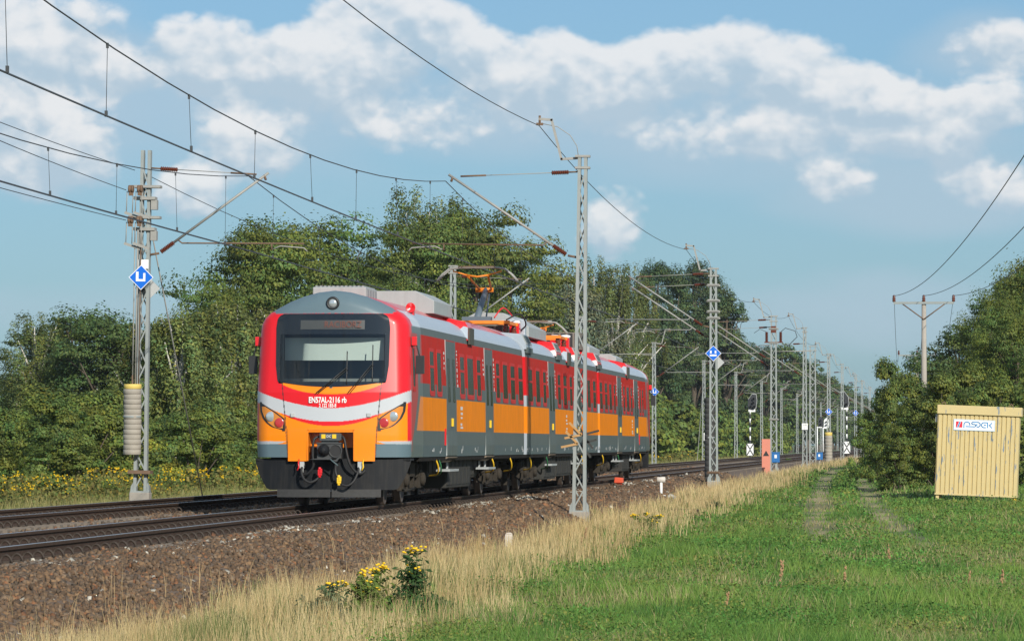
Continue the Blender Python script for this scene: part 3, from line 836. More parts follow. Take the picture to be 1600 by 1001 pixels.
def wx(z): return float(wid(z))
def side_pt(s, y, z, off): return (s * (wx(z) + off), y, z)
def rr_outline(y0, y1, z0, z1, r, n=4):
    pts = []
    for cy, cz, a0 in ((y1 - r, z1 - r, 0), (y0 + r, z1 - r, 90), (y0 + r, z0 + r, 180), (y1 - r, z0 + r, 270)):
        for i in range(n + 1):
            a_ = R(a0 + 90 * i / n); pts.append((cy + r * math.cos(a_), cz + r * math.sin(a_)))
    return pts
M_FRAME = mat('window_frame_red', (0.47, 0.022, 0.018), 0.45, spec=.06, var=0.08)
def window(s, y0, y1, transom, z0=2.07, z1=3.0):
    o1 = rr_outline(y0, y1, z0, z1, 0.10); o2 = rr_outline(y0 + .055, y1 - .055, z0 + .10, z1 - .07, 0.06)
    n = len(o1); b = MB()
    A = [side_pt(s, y, z, 0.0) for y, z in o1]; B = [side_pt(s, y, z, 0.008) for y, z in o1]; C = [side_pt(s, y, z, 0.008) for y, z in o2]; D = [side_pt(s, y, z, 0.002) for y, z in o2]
    fs = []
    for k in range(n):
        k2 = (k + 1) % n
        for q in range(3): fs.append((q*n+k, q*n+k2, (q+1)*n+k2, (q+1)*n+k))
    b.add(A + B + C + D, fs)
    if transom:
        zt = z1 - 0.36
        vs = [side_pt(s, y, z, o) for y in (y0 + .06, y1 - .06) for z, o in ((zt - .025, .002), (zt + .025, .002), (zt + .025, .009), (zt - .025, .009))]
        b.add(vs, [(0,1,5,4),(1,2,6,5),(2,3,7,6),(3,0,4,7)])
    w = b.build('window', M_FRAME, train)
    b = MB(); p2 = [side_pt(s, y, z, 0.004) for y, z in o2]; b.add(p2, [tuple(range(n))]); b.build('pane', M_PANE, w, fixn=False)
    return w
def door(s, y0, y1):
    b = MB()
    ym = (y0 + y1) / 2
    for a_, c_ in ((y0, ym - .012), (ym + .012, y1)):
        zs = [0.92, 1.12, 1.40, 2.04, 2.30, 3.20]
        vs = [side_pt(s, y, z, o) for z in zs for y, o in ((a_, 0.0), (a_, 0.010 + (0.02 if z < 1.3 else 0)), (c_, 0.010 + (0.02 if z < 1.3 else 0)), (c_, 0.0))]
        fs = []
        for q in range(len(zs) - 1):
            for k in range(3): fs.append((q*4+k, q*4+k+1, (q+1)*4+k+1, (q+1)*4+k))
        fs += [(0,1,2,3), ((len(zs)-1)*4, (len(zs)-1)*4+1, (len(zs)-1)*4+2, (len(zs)-1)*4+3)]
        b.add(vs, fs)
    d = b.build('door', M_GREY, train)
    for a_, c_ in ((y0, ym), (ym, y1)):
        o = rr_outline(lerp(a_, c_, .28), lerp(a_, c_, .76), 1.98, 2.86, 0.08); b = MB()
        b.add([side_pt(s, y, z, 0.014) for y, z in o], [tuple(range(len(o)))]); b.build('pane', M_PANE, d, fixn=False)
    b = MB(); b.box((s*1.46, ym - .16, 1.50), (s*1.50, ym - .05, 1.66)); b.build('door_button', M_YELLOW, d)
    for yy in (y0 - .02, y1 + .005):
        b = MB(); vs = [side_pt(s, yy + dy, z, o) for z in (0.91, 3.22) for dy, o in ((0, 0.002), (0, 0.016), (0.02, 0.016), (0.02, 0.002))]
        b.add(vs, [(0,1,5,4),(1,2,6,5),(2,3,7,6)]); b.build('door_edge', M_SIGNB if yy < ym else M_GREY, d)
    # step under the door
    b = MB(); b.box((s*1.22, y0 + .1, 0.60), (s*1.50, y1 - .05, 0.645)); b.box((s*1.26, y0 + .2, 0.62), (s*1.30, y0 + .24, .92)); b.box((s*1.26, y1 - .24, 0.62), (s*1.30, y1 - .2, .92))
    b.build('door_step', M_ROOFBOX, train)
    b = MB(); b.prism([(s*1.40, 0.90), (s*1.48, 0.88), (s*1.30, 0.78), (s*1.24, 0.80)], y0 + .02, y1 - .02, 'Y'); b.build('step_apron', mat('apron_tan', (0.20, 0.16, 0.12), 0.8, var=0.2), train)

def yp(c): return sY(640 + .15 * c)
WIN1 = [(215, 265, 1), (290, 340, 0), (530, 580, 1), (605, 675, 0), (705, 750, 1), (905, 945, 1), (975, 1028, 0), (1055, 1105, 1), (1137, 1186, 1)]
DOOR1 = [(385, 485), (790, 870)]
WIN2 = [(826, 833.2, 1), (838, 844.8, 0), (849.3, 854.4, 1), (872, 877, 1), (881, 887.5, 0), (890.5, 896, 1)]
wins = [(yp(a_), yp(c_), t) for a_, c_, t in WIN1]
doors = [(yp(a_), yp(c_)) for a_, c_ in DOOR1]
wins += [(LEN - c_, LEN - a_, t) for a_, c_, t in list(wins)]
doors += [(LEN - c_, LEN - a_) for a_, c_ in list(doors)]
w2 = [(sY(a_), sY(c_), t) for a_, c_, t in WIN2]
MID = (J1b + J2a) / 2
wins += w2[:5] + [(2 * MID - c_, 2 * MID - a_, t) for a_, c_, t in w2[:5]] + [(MID - 0.6, MID + 0.6, 1)]
d2 = (sY(858), sY(867)); doors += [d2, (2 * MID - d2[1], 2 * MID - d2[0])]
for s in (1, -1):
    for a_, c_, t in wins: window(s, a_, c_, t)
    for a_, c_ in doors: door(s, a_, c_)
    # cab side window, frame strip and mirror
    for base, sg in ((0.0, 1), (LEN, -1)):
        y0, y1 = sorted((base + sg * 0.75, base + sg * 1.25))
        window(s, y0, y1, 0, 2.12, 3.0)
        b = MB(); ymm = base + sg * 0.78
        b.tube([side_pt(s, ymm, 2.98, 0.0), side_pt(s, ymm, 2.98, 0.10), side_pt(s, ymm, 2.75, .15)], 0.016, 6)
        b.cbox((s * 1.57, ymm, 2.62), (0.16, 0.07, 0.34))
        mr = b.build('mirror', M_BLACK, train, bevel=0.01)
        b = MB(); b.cbox((s * 1.47, ymm - sg * 0.05, 3.06), (0.10, 0.10, 0.17)); b.build('side_lamp', M_RED, train, bevel=0.01)
# small white inscriptions and pictograms along the side (too small to read)
M_INS = mat('white_lettering', (0.62, 0.62, 0.60), 0.6, var=0.15)
b = MB(); rnd = random.Random(3)
def mark(y, z, w, h, s=1): b.add([side_pt(s, y, z, 0.004), side_pt(s, y + w, z, 0.004), side_pt(s, y + w, z + h, 0.004), side_pt(s, y, z + h, 0.004)], [(0, 1, 2, 3)])
for a_, c_ in doors:
    for side_y in (c_ + .22,):
        z = 3.06
        while z > 2.34:
            h = rnd.uniform(.03, .11); mark(side_y, z - h, rnd.uniform(.08, .22), h * .7); z -= h + .015
    for k in range(4): mark(a_ - .42 + rnd.uniform(0, .05), 2.72 - k * .1 + .2, rnd.uniform(.1, .25), .05)
for y in np.arange(2.6, LEN - 2.5, 1.35):
    if rnd.random() < .65:
        for k in range(rnd.randint(1, 4)): mark(y + k * .2, 0.96 + rnd.uniform(0, .06), rnd.uniform(.05, .16), rnd.uniform(.03, .09))
for yc in (9.4, MID + 0.3, LEN - 9.4):
    for z, h in ((1.84, .07), (1.74, .05), (1.66, .04), (1.52, .05), (1.46, .04)): mark(yc - .3 + rnd.uniform(0, .1), z, rnd.uniform(.3, .55), h)
tag(b.build('lettering', M_INS, train, fixn=False), 'rows of tiny white inscriptions on the side', kind='stuff')
# red pipes by the doors
for y in (doors[0][0] - .35, doors[2][1] + .3):
    b = MB(); b.box((1.445, y - .04, 1.12), (1.475, y + .04, 1.45)); b.build('hand_rail', M_RED, train)

# ---- roof equipment
def dormer1(y, L=0.95):
    b = MB()
    b.prism([(0.70, 3.80), (0.90, 3.79), (1.36, 3.69), (1.42, 3.58), (1.42, 3.30), (1.36, 3.30)], y, y + L, 'Y', 0)
    d = b.build('roof_vent', M_RED, train)
    b = MB(); b.prism([(1.26, 3.54), (1.33, 3.60), (1.42, 3.575), (1.42, 3.32), (1.38, 3.36)], y - .012, y - .002, 'Y'); b.build('vent_front', M_SILVER, d)
    b = MB(); b.box((1.42, y + .06, 3.22), (1.46, y + L - .05, 3.56)); b.build('vent_grille', mat('olive_grille', (0.05, 0.05, 0.035), 0.6, var=.2), d)
def dormer2(y, L=1.5, white=False):
    b = MB()
    b.prism([(0.72, 3.80), (0.86, 3.80), (1.29, 3.765), (1.425, 3.49), (1.425, 3.40), (1.30, 3.40)], y, y + L, 'Y', 0)
    d = b.build('roof_vent', M_SILVER if white else M_RED, train)
    if not white:
        b = MB(); b.prism([(1.26, 3.54), (1.38, 3.56), (1.42, 3.485), (1.42, 3.40), (1.33, 3.42)], y - .012, y - .002, 'Y'); b.build('vent_front', M_WHITE, d)
    b = MB(); M_ = Matrix.Translation((1.362, y + L / 2, 3.632)) @ Matrix.Rotation(R(63.9), 4, 'Y')
    b.cbox((0, 0, 0), (0.25, L - .1, .03), 0, M_); pn = b.build('louvre_panel', M_ROOFBOX, d)
    for k in range(3):
        b = MB(); b.cbox((0, (k - 1) * L * .27, 0.012), (0.18, L * .2, .03), 0, M_); b.build('louvre', M_GREY, d)
    b = MB(); b.box((1.395, y + .08, 3.31), (1.45, y + L - .08, 3.44)); b.build('vent_grille', M_GREY, d)
dormer1(sY(731, 1.42)); dormer1(sY(886, 1.42)); dormer1(LEN - sY(731, 1.42) - 1.0)
dormer2(J1b + 0.02, 1.6, True); dormer2(sY(868, 1.4)); dormer2(sY(899, 1.4)); dormer2(sY(933.5, 1.42))
# air-conditioning unit behind the cab dome
b = MB(); b.box((-0.55, 1.5, 3.86), (0.46, 3.2, 4.10)); acu = b.build('roof_air_conditioner', M_ROOFBOX, train, bevel=0.02)
b = MB()
for i in range(12): b.box((-0.5 + i * .08, 1.52, 4.10), (-0.46 + i * .08, 3.18, 4.125))
for i in range(4): b.box((0.46, 1.6 + i * .38, 3.92), (0.475, 1.9 + i * .38, 4.05))
b.build('cooling_fin', mat('fin_grey', (0.25, 0.27, 0.28), .5), acu)
def octbox(y0, y1, hw, z0, z1, ch=.22, m=M_ROOFBOX, nm='roof_equipment_case'):
    b = MB(); b.prism([(-hw, z0), (hw, z0), (hw, z1 - ch), (hw - ch * 1.9, z1), (-hw + ch * 1.9, z1), (-hw, z1 - ch)], y0, y1, 'Y')
    o = b.build(nm, m, train, bevel=0.012)
    b = MB()
    for s in (-1, 1):
        for y in (y0 + .25, y1 - .3): b.lathe([(0.16, 0), (0.16, .06), (0.11, .1), (0.11, z0 - 3.6)], (s * hw * .72, y, 3.62), 'Z', 12)
    b.build('mounting_foot', mat('brassy_foot', (0.32, 0.26, 0.15), .4, metal=.4), o)
    return o
octbox(7.9, 11.2, 1.04, 3.78, 4.24, .20)
b = MB(); b.box((-.9, 8, 3.6), (.9, 11, 3.78)); b.build('equipment_base', M_RED, train)
# horn
b = MB(); b.lathe([(0.02, 0.05), (0.085, 0.0), (0.095, 0.0), (0.08, 0.03), (0.04, 0.10), (0.03, 0.24), (0.03, 0.34)], (1.12, 3.1, 3.755), 'Y', 18); b.box((1.07, 3.2, 3.55), (1.17, 3.36, 3.74)); b.build('horn', M_RED, train)
# middle car: resistor cases, insulators, pantographs
def grille_case(y0, y1, hw, z0, z1):
    b = MB(); b.box((-hw, y0, z0), (hw, y1, z1)); o = b.build('resistor_case', M_GRILLE, train, bevel=.01)
    b = MB()
    for i in range(9): b.box((hw - .02 - i * .2, y0 - .012, z0 + .03), (hw - .16 - i * .2, y0 - .004, z1 - .03)) if i * .2 < 2 * hw - .2 else None
    b.build('grille_opening', M_BLACK, o)
    return o
grille_case(26.3, 28.0, .66, 3.85, 4.04)
def pantograph(y, raised):
    b = MB(); q0, q1 = 4.05, 4.125
    b.box((-0.82, y, q0), (-0.72, y + 2.2, q1)); b.box((0.72, y, q0), (0.82, y + 2.2, q1)); b.box((-.86, y - .05, q0), (.86, y + .07, q1 + .006)); b.box((-.8, y + 1.0, q0), (.8, y + 1.1, q1 - .006)); b.box((-.86, y + 2.1, q0), (.86, y + 2.22, q1 + .006))
    pg = b.build('pantograph', mat('pantograph_orange', (0.72, 0.21, 0.012), .5, var=.15), train)
    b = MB()
    for x in (-.9, .9):
        for yy in (y + .1, y + 2.1): b = MB(); b.lathe([(.07, 3.78), (.05, 3.85), (.08, 3.9), (.05, 3.95), (.08, 3.98), (.05, 4.02), (.06, 4.06)], (x * .85, yy, 0), 'Z', 10); b.build('insulator', M_INSUL, pg)
    zt = 5.42 if raised else 4.50
    knee = (0.05, y + 2.3, 4.95) if raised else (0.05, y + 2.6, 4.36)
    top_ = (0, y + 0.75, zt)
    b = MB(); b.tube([(-.02, y + .6, 4.10), knee], [0.09, 0.065], 10); b.tube([(.2, y + .8, 4.14), (knee[0] + .1, knee[1] - .1, knee[2] - .1)], .02, 6); b.box((-.35, y + .45, 4.08), (.35, y + .9, 4.24))
    b.build('lower_arm', mat('arm_blue_grey', (0.10, 0.13, 0.16), .45), pg)
    b = MB(); b.tube([(knee[0] - .14, knee[1], knee[2]), (-.32 if not raised else -.26, top_[1], zt - .16)], .028, 8); b.tube([(knee[0] + .14, knee[1], knee[2]), (.26, top_[1], zt - .16)], .028, 8)
    b.tube([(-.2, knee[1], knee[2]), (.24, knee[1], knee[2])], .06, 8)
    b.tube([(-.26, top_[1], zt - .16), (0, top_[1], zt - .2), (.26, top_[1], zt - .16)], .025, 6); b.tube([(-.26, top_[1], zt - .16), (-.6, top_[1], zt - .06)], .02, 6); b.tube([(.26, top_[1], zt - .16), (.6, top_[1], zt - .06)], .02, 6)
    b.build('upper_arm', mat('pantograph_orange', (0.72, 0.21, 0.012)), pg)
    for dy in (-.18, .18):
        b = MB(); b.tube([(-.98, top_[1] + dy, zt - .30), (-.84, top_[1] + dy, zt - .14), (-.66, top_[1] + dy, zt), (-.4, top_[1] + dy, zt + .025), (.4, top_[1] + dy, zt + .025), (.66, top_[1] + dy, zt), (.84, top_[1] + dy, zt - .14), (.98, top_[1] + dy, zt - .30)], .022, 8)
        b.box((-.45, top_[1] + dy - .03, zt + .03), (.45, top_[1] + dy + .03, zt + .055), 1)
        b.build('collector_strip', [M_TUBE, M_RUSTY], pg)
pantograph(26.0, True)
pantograph(41.0, False)
for yq in (28.5, J2a - 3.2):
    for x in (0.45, 0.74):
        b = MB(); b.box((x - .12, yq, 3.68), (x + .12, yq + .4, 4.12)); st = b.build('insulator_stand', M_RED, train, bevel=.01)
        b = MB(); b.lathe([(.13, 0), (.15, .03), (.15, .07), (.08, .09)], (x, yq + .2, 4.12), 'Z', 16, 0); b.build('insulator_cap', M_WHITE, st)
octbox(29.6, 34.6, 1.0, 3.82, 4.42, .34)
b = MB(); b.box((.50, 29.1, 3.8), (.95, 29.58, 4.25)); b.build('switch_box', M_SILVER, train, bevel=.02)
hose([(.6, 27.9, 4.2), (.9, 28.3, 4.35), (1.0, 28.8, 4.1), (.8, 29.2, 3.95)], .02)
hose([(.3, 27.9, 4.25), (.5, 28.1, 4.5), (.7, 28.5, 4.3)], .018, M_RED, 'roof_cable')
b = MB(); b.tube([(-.2, 28.4, 4.45), (-.2, 40.8, 4.45)], .02, 6); b.build('roof_busbar', M_TUBE, train)
for yq in np.arange(29, 41, 3.8):
    b = MB(); b.lathe([(.05, 3.88), (.03, 3.95), (.06, 4.0), (.03, 4.1), (.06, 4.2), (.03, 4.3), (.04, 4.46)], (-.2, yq, 0), 'Z', 10); b.build('busbar_insulator', M_INSUL, train)
grille_case(46.6, 48.9, .95, 3.85, 4.35)
octbox(49.4, 53.5, 1.0, 3.82, 4.25, .26)
b = MB(); b.box((.35, 49.0, 3.85), (.9, 49.38, 4.3)); b.build('switch_box', M_SILVER, train, bevel=.02)
octbox(LEN - 10.5, LEN - 7.5, 1.0, 3.78, 4.0, .1)

# ---- underframe
def bogie(yc):
    b = MB()
    for s in (-1, 1):
        b.prism([(-1.9, .50), (-1.75, .72), (-.7, .72), (-.45, .58), (.45, .58), (.7, .72), (1.75, .72), (1.9, .50), (1.7, .42), (.8, .46), (-.8, .46), (-1.7, .42)], s * .93, s * 1.07, 'X')
        for q in (-1.35, 1.35):
            b.cbox((s * 1.08, q, .47), (.20, .42, .34)); b.lathe([(.13, 0), (.13, s * .08), (.06, s * .11)], (s * 1.16, q, .47), 'X', 14)
            for w in (-.3, .3): b.lathe([(.075, .5), (.09, .54), (.075, .58), (.09, .62), (.075, .66), (.09, .7), (.07, .76)], (s * 1.08, q + w, 0), 'Z', 10)
        b.cbox((s * 1.05, 0, .66), (.24, .8, .26)); b.cbox((s * 1.1, 0.5, .5), (.08, .14, .5)); b.cbox((s * 1.1, -.6, .42), (.1, .2, .3))
        b.tube([(s * 1.12, -1.9, .3), (s * 1.12, -.8, .26), (s * 1.12, .9, .3)], .03, 6)
        b.cbox((s * .78, -1.95, .34), (.12, .1, .36)); b.cbox((s * .78, 1.95, .34), (.12, .1, .36))
    b.cbox((0, 0, .6), (1.9, .7, .3)); b.cbox((0, -1.9, .55), (1.9, .14, .2)); b.cbox((0, 1.9, .55), (1.9, .14, .2))
    b = MB_yshift(b, yc)
    bg_ = b.build('bogie', M_BOGIE, train)
    for q in (-1.35, 1.35):
        b = MB(); b.lathe([(.08, -.70), (.08, .70)], (0, yc + q, .46), 'X', 12); b.build('axle', M_UNDER, bg_)
        for s in (-1, 1):
            b = MB(); b.lathe([(.06, s * .66), (.49, s * .665), (.49, s * .70), (.462, s * .72), (.458, s * .80), (.41, s * .805), (.39, s * .77), (.16, s * .76), (.14, s * .83), (.02, s * .83)], (0, yc + q, .458), 'X', 30)
            b.build('wheel', M_WHEEL, bg_)
def MB_yshift(b, dy):
    b.v = [(x, y + dy, z) for x, y, z in b.v]; return b
for yc in (3.0, 18.4, J1b + 3.4, J2a - 3.4, LEN - 18.4, LEN - 3.0): bogie(yc)
def under(y0, y1, hw, z0, z1, m=M_UNDER, nm='underfloor_box'):
    b = MB(); b.box((-hw, y0, z0), (hw, y1, z1)); return b.build(nm, m, train, bevel=.02)
M_UBOX = mat('underfloor_box_grey', (0.042, 0.042, 0.039), .8, spec=.15, var=.3, scale=5)
for y0, y1, hw, z0 in ((6.2, 7.6, 1.1, .5), (8.2, 12.8, 1.25, .25), (13.4, 15.2, 1.15, .42), (J1b + 6.2, J1b + 9.6, 1.3, .25), (J1b + 10.2, J1b + 14.8, 1.28, .3), (LEN - 15, LEN - 12.4, 1.2, .4), (LEN - 11.6, LEN - 8.4, 1.25, .28), (LEN - 7.4, LEN - 6, 1.1, .5)):
    u_ = under(y0, y1, hw, z0, .9, M_UBOX)
    n_ = int((y1 - y0) / .9) + 1
    for i in range(n_):
        a_ = y0 + (y1 - y0) * i / n_ + .06; c_ = y0 + (y1 - y0) * (i + 1) / n_ - .06
        for s in (-1, 1):
            b = MB(); b.box((s * hw, a_, z0 + .07), (s * (hw + .02), c_, .82)); b.build('box_cover', M_UBOX, u_)
b = MB(); b.box((-.9, 1.0, .72), (.9, LEN - 1, .9)); b.box((-1.42, 2.0, .82), (1.42, LEN - 2, .9)); b.build('underframe', M_UNDER, train)
for y in (4.9, 5.4, 16.0, 20.2, J1b + 1.0, J1b + 5.6, J2a - 5.8, J2b + 1.2, LEN - 5.4, LEN - 15.8):
    hose([(1.38, y, .9), (1.44, y + .1, .72), (1.40, y + .3, .56), (1.2, y + .7, .52)], .016, M_YELLOW if int(y * 10) % 3 else mat('green_cable', (.03, .16, .06), .5), 'earth_cable')
b = MB(); b.box((-1.40, LEN - .9, .35), (1.40, LEN - .5, .9)); b.build('snow_plough', M_PLOUGH, train)
# ------------------------------------------------------------------ catenary masts
bar = MB(); bar.box((-.5, -.5, 0), (.5, .5, 1)); BAR_ME = bar.mesh('lacing_bar', M_STEEL)
def insul(b, p0, p1, mi=1, r=.06):
    p0, p1 = Vector(p0), Vector(p1); n = 9
    b.tube([p0.lerp(p1, i / (2 * n)) for i in range(2 * n + 1)], [r * (1 if i % 2 else .55) for i in range(2 * n + 1)], 9, mi, True, False)
MASTS = []
def mast(X, Y, zb, H, d, label, lod=0, group=None, earth=True, arm=True, lean=0.0, wb=.33, wt=.215, arms=1, tip=3.15, cap=True, name='catenary_mast'):
    """d: +1 arm reaches towards +X, -1 towards -X. lod 0 = every lattice bar is an object"""
    t = thing(name, label, 'mast', (X, Y, zb), 0, group)
    t.rotation_euler = (0, lean, 0)
    dep = .20
    for s in (-1, 1):
        b = MB(); x0, x1 = s * wb / 2, s * wt / 2; w = .072
        vs = []
        for z, xx in ((-.5, x0), (H, x1)):
            vs += [(xx - s * w, -dep / 2, z), (xx, -dep / 2, z), (xx, dep / 2, z), (xx - s * w, dep / 2, z)]
        b.add(vs, [(0,1,5,4),(1,2,6,5),(2,3,7,6),(3,0,4,7),(4,5,6,7),(0,3,2,1)])
        b.build('post', M_STEEL, t)
    step = .41; n = int(H / step)
    lat = MB()
    for face in (-1, 1):
        if lod >= 2 and face == 1: continue
        for i in range(n):
            z0 = .12 + i * step; z1 = z0 + step
            if z1 > H - .05: break
            k = 1 if (i + (face > 0)) % 2 else -1
            xa = k * (lerp(wb, wt, z0 / H) / 2 - .05); xb = -k * (lerp(wb, wt, z1 / H) / 2 - .05)
            y = face * (dep / 2 - .012)
            dv = Vector((xb - xa, 0, z1 - z0)); ang = math.atan2(dv.x, dv.z)
            if lod == 0:
                inst('lacing_bar', BAR_ME, t, (xa, y, z0), (0, ang, 0), (.032, .016, dv.length))
            else:
                M_ = Matrix.Translation((xa, y, z0)) @ Matrix.Rotation(ang, 4, 'Y')
                lat.box((-.018, -.008, 0), (.018, .008, dv.length), 0, M_)
    if lat.v: lat.build('lattice', M_STEEL, t, fixn=False)
    b = MB(); b.box((-wb / 2 - .07, -.2, -.6), (wb / 2 + .07, .2, 0.02)); b.build('foundation', M_CONC, t, bevel=.02 if lod == 0 else 0)
    b = MB(); b.box((-wb / 2 - .06, -.15, .02), (wb / 2 + .06, .15, .05))
    for s in (-1, 1): b.prism([(s * wb / 2, .05), (s * (wb / 2 + .06), .05), (s * (wb / 2 + .05), .16), (s * wb / 2, .24)], -.1, .1, 'Y')
    b.build('base_plate', M_STEEL, t)
    if cap:
        for zz_ in (H + .01, H - .26):
            b = MB(); b.cbox((0, 0, zz_), (wt + .13, .24, .05)); b.build('top_clamp', M_TUBE, t)
    def zr(z): return z - zb
    xm = d * wt / 2
    nseg = 8 if lod < 2 else 5
    if arm:
        for q in range(arms):
            oy = (q - (arms - 1) / 2) * 1.3; dz = -.35 * q
            zl, zt = zr(5.52 + dz), zr(7.42 + dz)
            b = MB()
            b.tube([(xm, oy, zl - .02), (xm + d * .22, oy, zl + .02)], .03, 6, 1)
            p0 = Vector((xm + d * .22, oy, zl + .02)); p1 = Vector((d * tip, oy, zt))
            dirv = (p1 - p0).normalized()
            insul(b, p0 + dirv * .05, p0 + dirv * .42, 2, .065)
            b.tube([p0 + dirv * .40, p1], .030, nseg, 0)
            # top stay
            st0 = Vector((xm, oy, zr(7.50 + dz))); st1 = Vector((d * (tip - .28), oy, zt - .04))
            dv = (st1 - st0).normalized()
            insul(b, st0 + dv * .22, st0 + dv * .62, 2, .06); b.tube([st0, st0 + dv * .24], .02, 5, 1); b.tube([st0 + dv * .6, st1], .010, 5, 0); b.tube([st1 - dv * .6, st1], .024, 6, 1)
            b.tube([p1 + Vector((-d * .1, 0, -.05)), p1 + Vector((-d * .06, 0, -.17))], .03, 6, 1)
            b.build('cantilever', [M_TUBE, M_RUSTY, M_INSUL], t)
            # registration tube and steady arm
            tt = (zr(5.86 + dz) - p0.z) / (p1.z - p0.z); pr = p0.lerp(p1, tt)
            b = MB(); xe = d * (tip + (.85 if q == 0 else -.2))
            b.tube([pr, pr + Vector((d * .1, 0, -.08)), (xe, oy, zr(5.80 + dz))], .018, nseg, 0)
            b.tube([(xe - d * .75, oy, zr(5.80 + dz)), (xe - d * .75, oy, zr(5.64 + dz))], .018, 5, 1)
            b.tube([(xe - d * .72, oy, zr(5.66 + dz)), (xe - d * .55, oy, zr(5.74 + dz)), (xe + d * .0, oy, zr(5.70 + dz)), (xe + d * .08, oy, zr(5.62 + dz))], .015, 6, 2)
            b.build('registration_arm', [M_TUBE if Y > 110 else M_RUSTY, M_RUSTY, M_TUBE], t)
    if earth:
        b = MB()
        pts = [(d * .1, 0, H - .03), (d * .50, 0, H - .06), (d * .74, 0, H + .86), (d * 1.03, 0, H + .88)]
        for a_, c_ in zip(pts[:-1], pts[1:]):
            dv = Vector(c_) - Vector(a_); M_ = Matrix.Translation(a_) @ dv.to_track_quat('Z', 'Y').to_matrix().to_4x4()
            b.box((-.028, -.028, -.02), (.028, .028, dv.length + .02), 0, M_)
        b.tube([(d * 1.02, 0, H + .96), (d * 1.02, 0, H + .74)], .03, 6, 1); b.cbox((d * 1.02, 0, H + .76), (.16, .05, .06), 1)
        b.build('earth_wire_bracket', [M_TUBE, M_RUSTY], t)
        b = MB(); b.tube([(d * 1.0, 0, H + .78), (d * .6, .0, H + .70), (d * .3, 0, H + .50), (d * .14, 0, H + .25), (d * .10, 0, H)], .010, 5); b.build('bonding_cable', M_TUBE, t)
    MASTS.append((t, X, Y, zb, H, d))
    return t
XR, XL = 2.84, TRK2 - 2.75
MY2 = YX(905, XR)
mR = []
mast2 = mast(XR, MY2, -0.45, ZY(912, 245, MY2) + .45, -1, 'grey lattice mast with crossed wooden and iron spikes, in front of the train side', 0, lean=R(.6)); mR.append(MY2)
Y3 = YX(1115, XR)
mast3 = mast(XR, Y3, -0.27, ZY(1115, 420, Y3) + .27, -1, 'grey lattice mast carrying a blue diamond sign, beyond the spiked mast', 0, arms=2, wb=.34, wt=.26); mR.append(Y3)
Y4 = YX(1209, XR)
mast4 = mast(XR, Y4, -0.25, ZY(1208, 494, Y4) + .25, -1, 'grey lattice switch mast with brown insulators, behind the salmon board', 0, arms=2, wb=.38, wt=.30); mR.append(Y4)
Y5 = YX(1257.5, XR)
mast5 = mast(XR, Y5, -0.3, 8.8, -1, 'lattice mast carrying the white kilometre plate', 1, wb=.34); mR.append(Y5)
Y6 = YX(1270, XR + .35)
mast6 = mast(XR + .35, Y6, -0.3, ZY(1270, 541, Y6) + .3, -1, 'plain stout lattice mast just behind the kilometre plate mast', 1, earth=False, arm=False, wb=.46, wt=.40)
Y7 = YX(1295, XR)
mast7 = mast(XR, Y7, -0.3, 8.4, -1, 'lattice mast with a concrete weight stack and blue diamond sign', 1, wb=.38); mR.append(Y7)
for px in (1316, 1337, 1347, 1359):
    y = YX(px, XR); mast(XR, y, -0.3, 8.5, -1, 'distant grey lattice mast on the right of the tracks, beyond the weight stack', 2, 'far masts on the right of the tracks'); mR.append(y)
for k in range(1, 5):
    y = mR[-1] + 62; mast(XR, y, -0.3, 8.5, -1, 'distant grey lattice mast on the right of the tracks, beyond the weight stack', 2, 'far masts on the right of the tracks'); mR.append(y)
mL = []
YL1 = YX(219.5, XL, 773)
mastL = mast(XL, YL1, ZY(219, 770, YL1), ZY(228, 235, YL1) - ZY(219, 770, YL1), 1, 'tall rusty grey anchor mast with a blue diamond sign beside the flower meadow', 0, earth=False, lean=R(.9), tip=2.85, wb=.32, wt=.23, cap=False); mL.append(YL1)
lab_l = ['grey lattice mast standing behind the raised pantograph', 'grey lattice mast partly hidden behind the spiked mast', 'slim lattice mast with a blue diamond sign at the tail of the train',
         'slim lattice mast with a small white plate and stay wires', None]
lefts = [YX(708, XL), YX(905, XL) + 2, YX(1022, XL), YX(1100, XL), YX(1150, XL), YX(1190, XL), YX(1221, XL)]
while len(lefts) < 13: lefts.append(lefts[-1] + 61)
LM = []
for i, y in enumerate(lefts):
    lab = lab_l[i] if i < 4 else 'distant slim lattice mast on the forest side of the tracks'
    LM.append(mast(XL, y, -0.5, ZY(708, 416, lefts[0]) + .5 if i == 0 else 8.2, 1, lab, 1 if i < 4 else 2, None if i < 4 else 'far masts on the forest side', earth=i > 1, tip=2.9)); mL.append(y)

# extra hardware
def sub(b, nm, m, parent, **k): return b.build(nm, m, parent, **k)
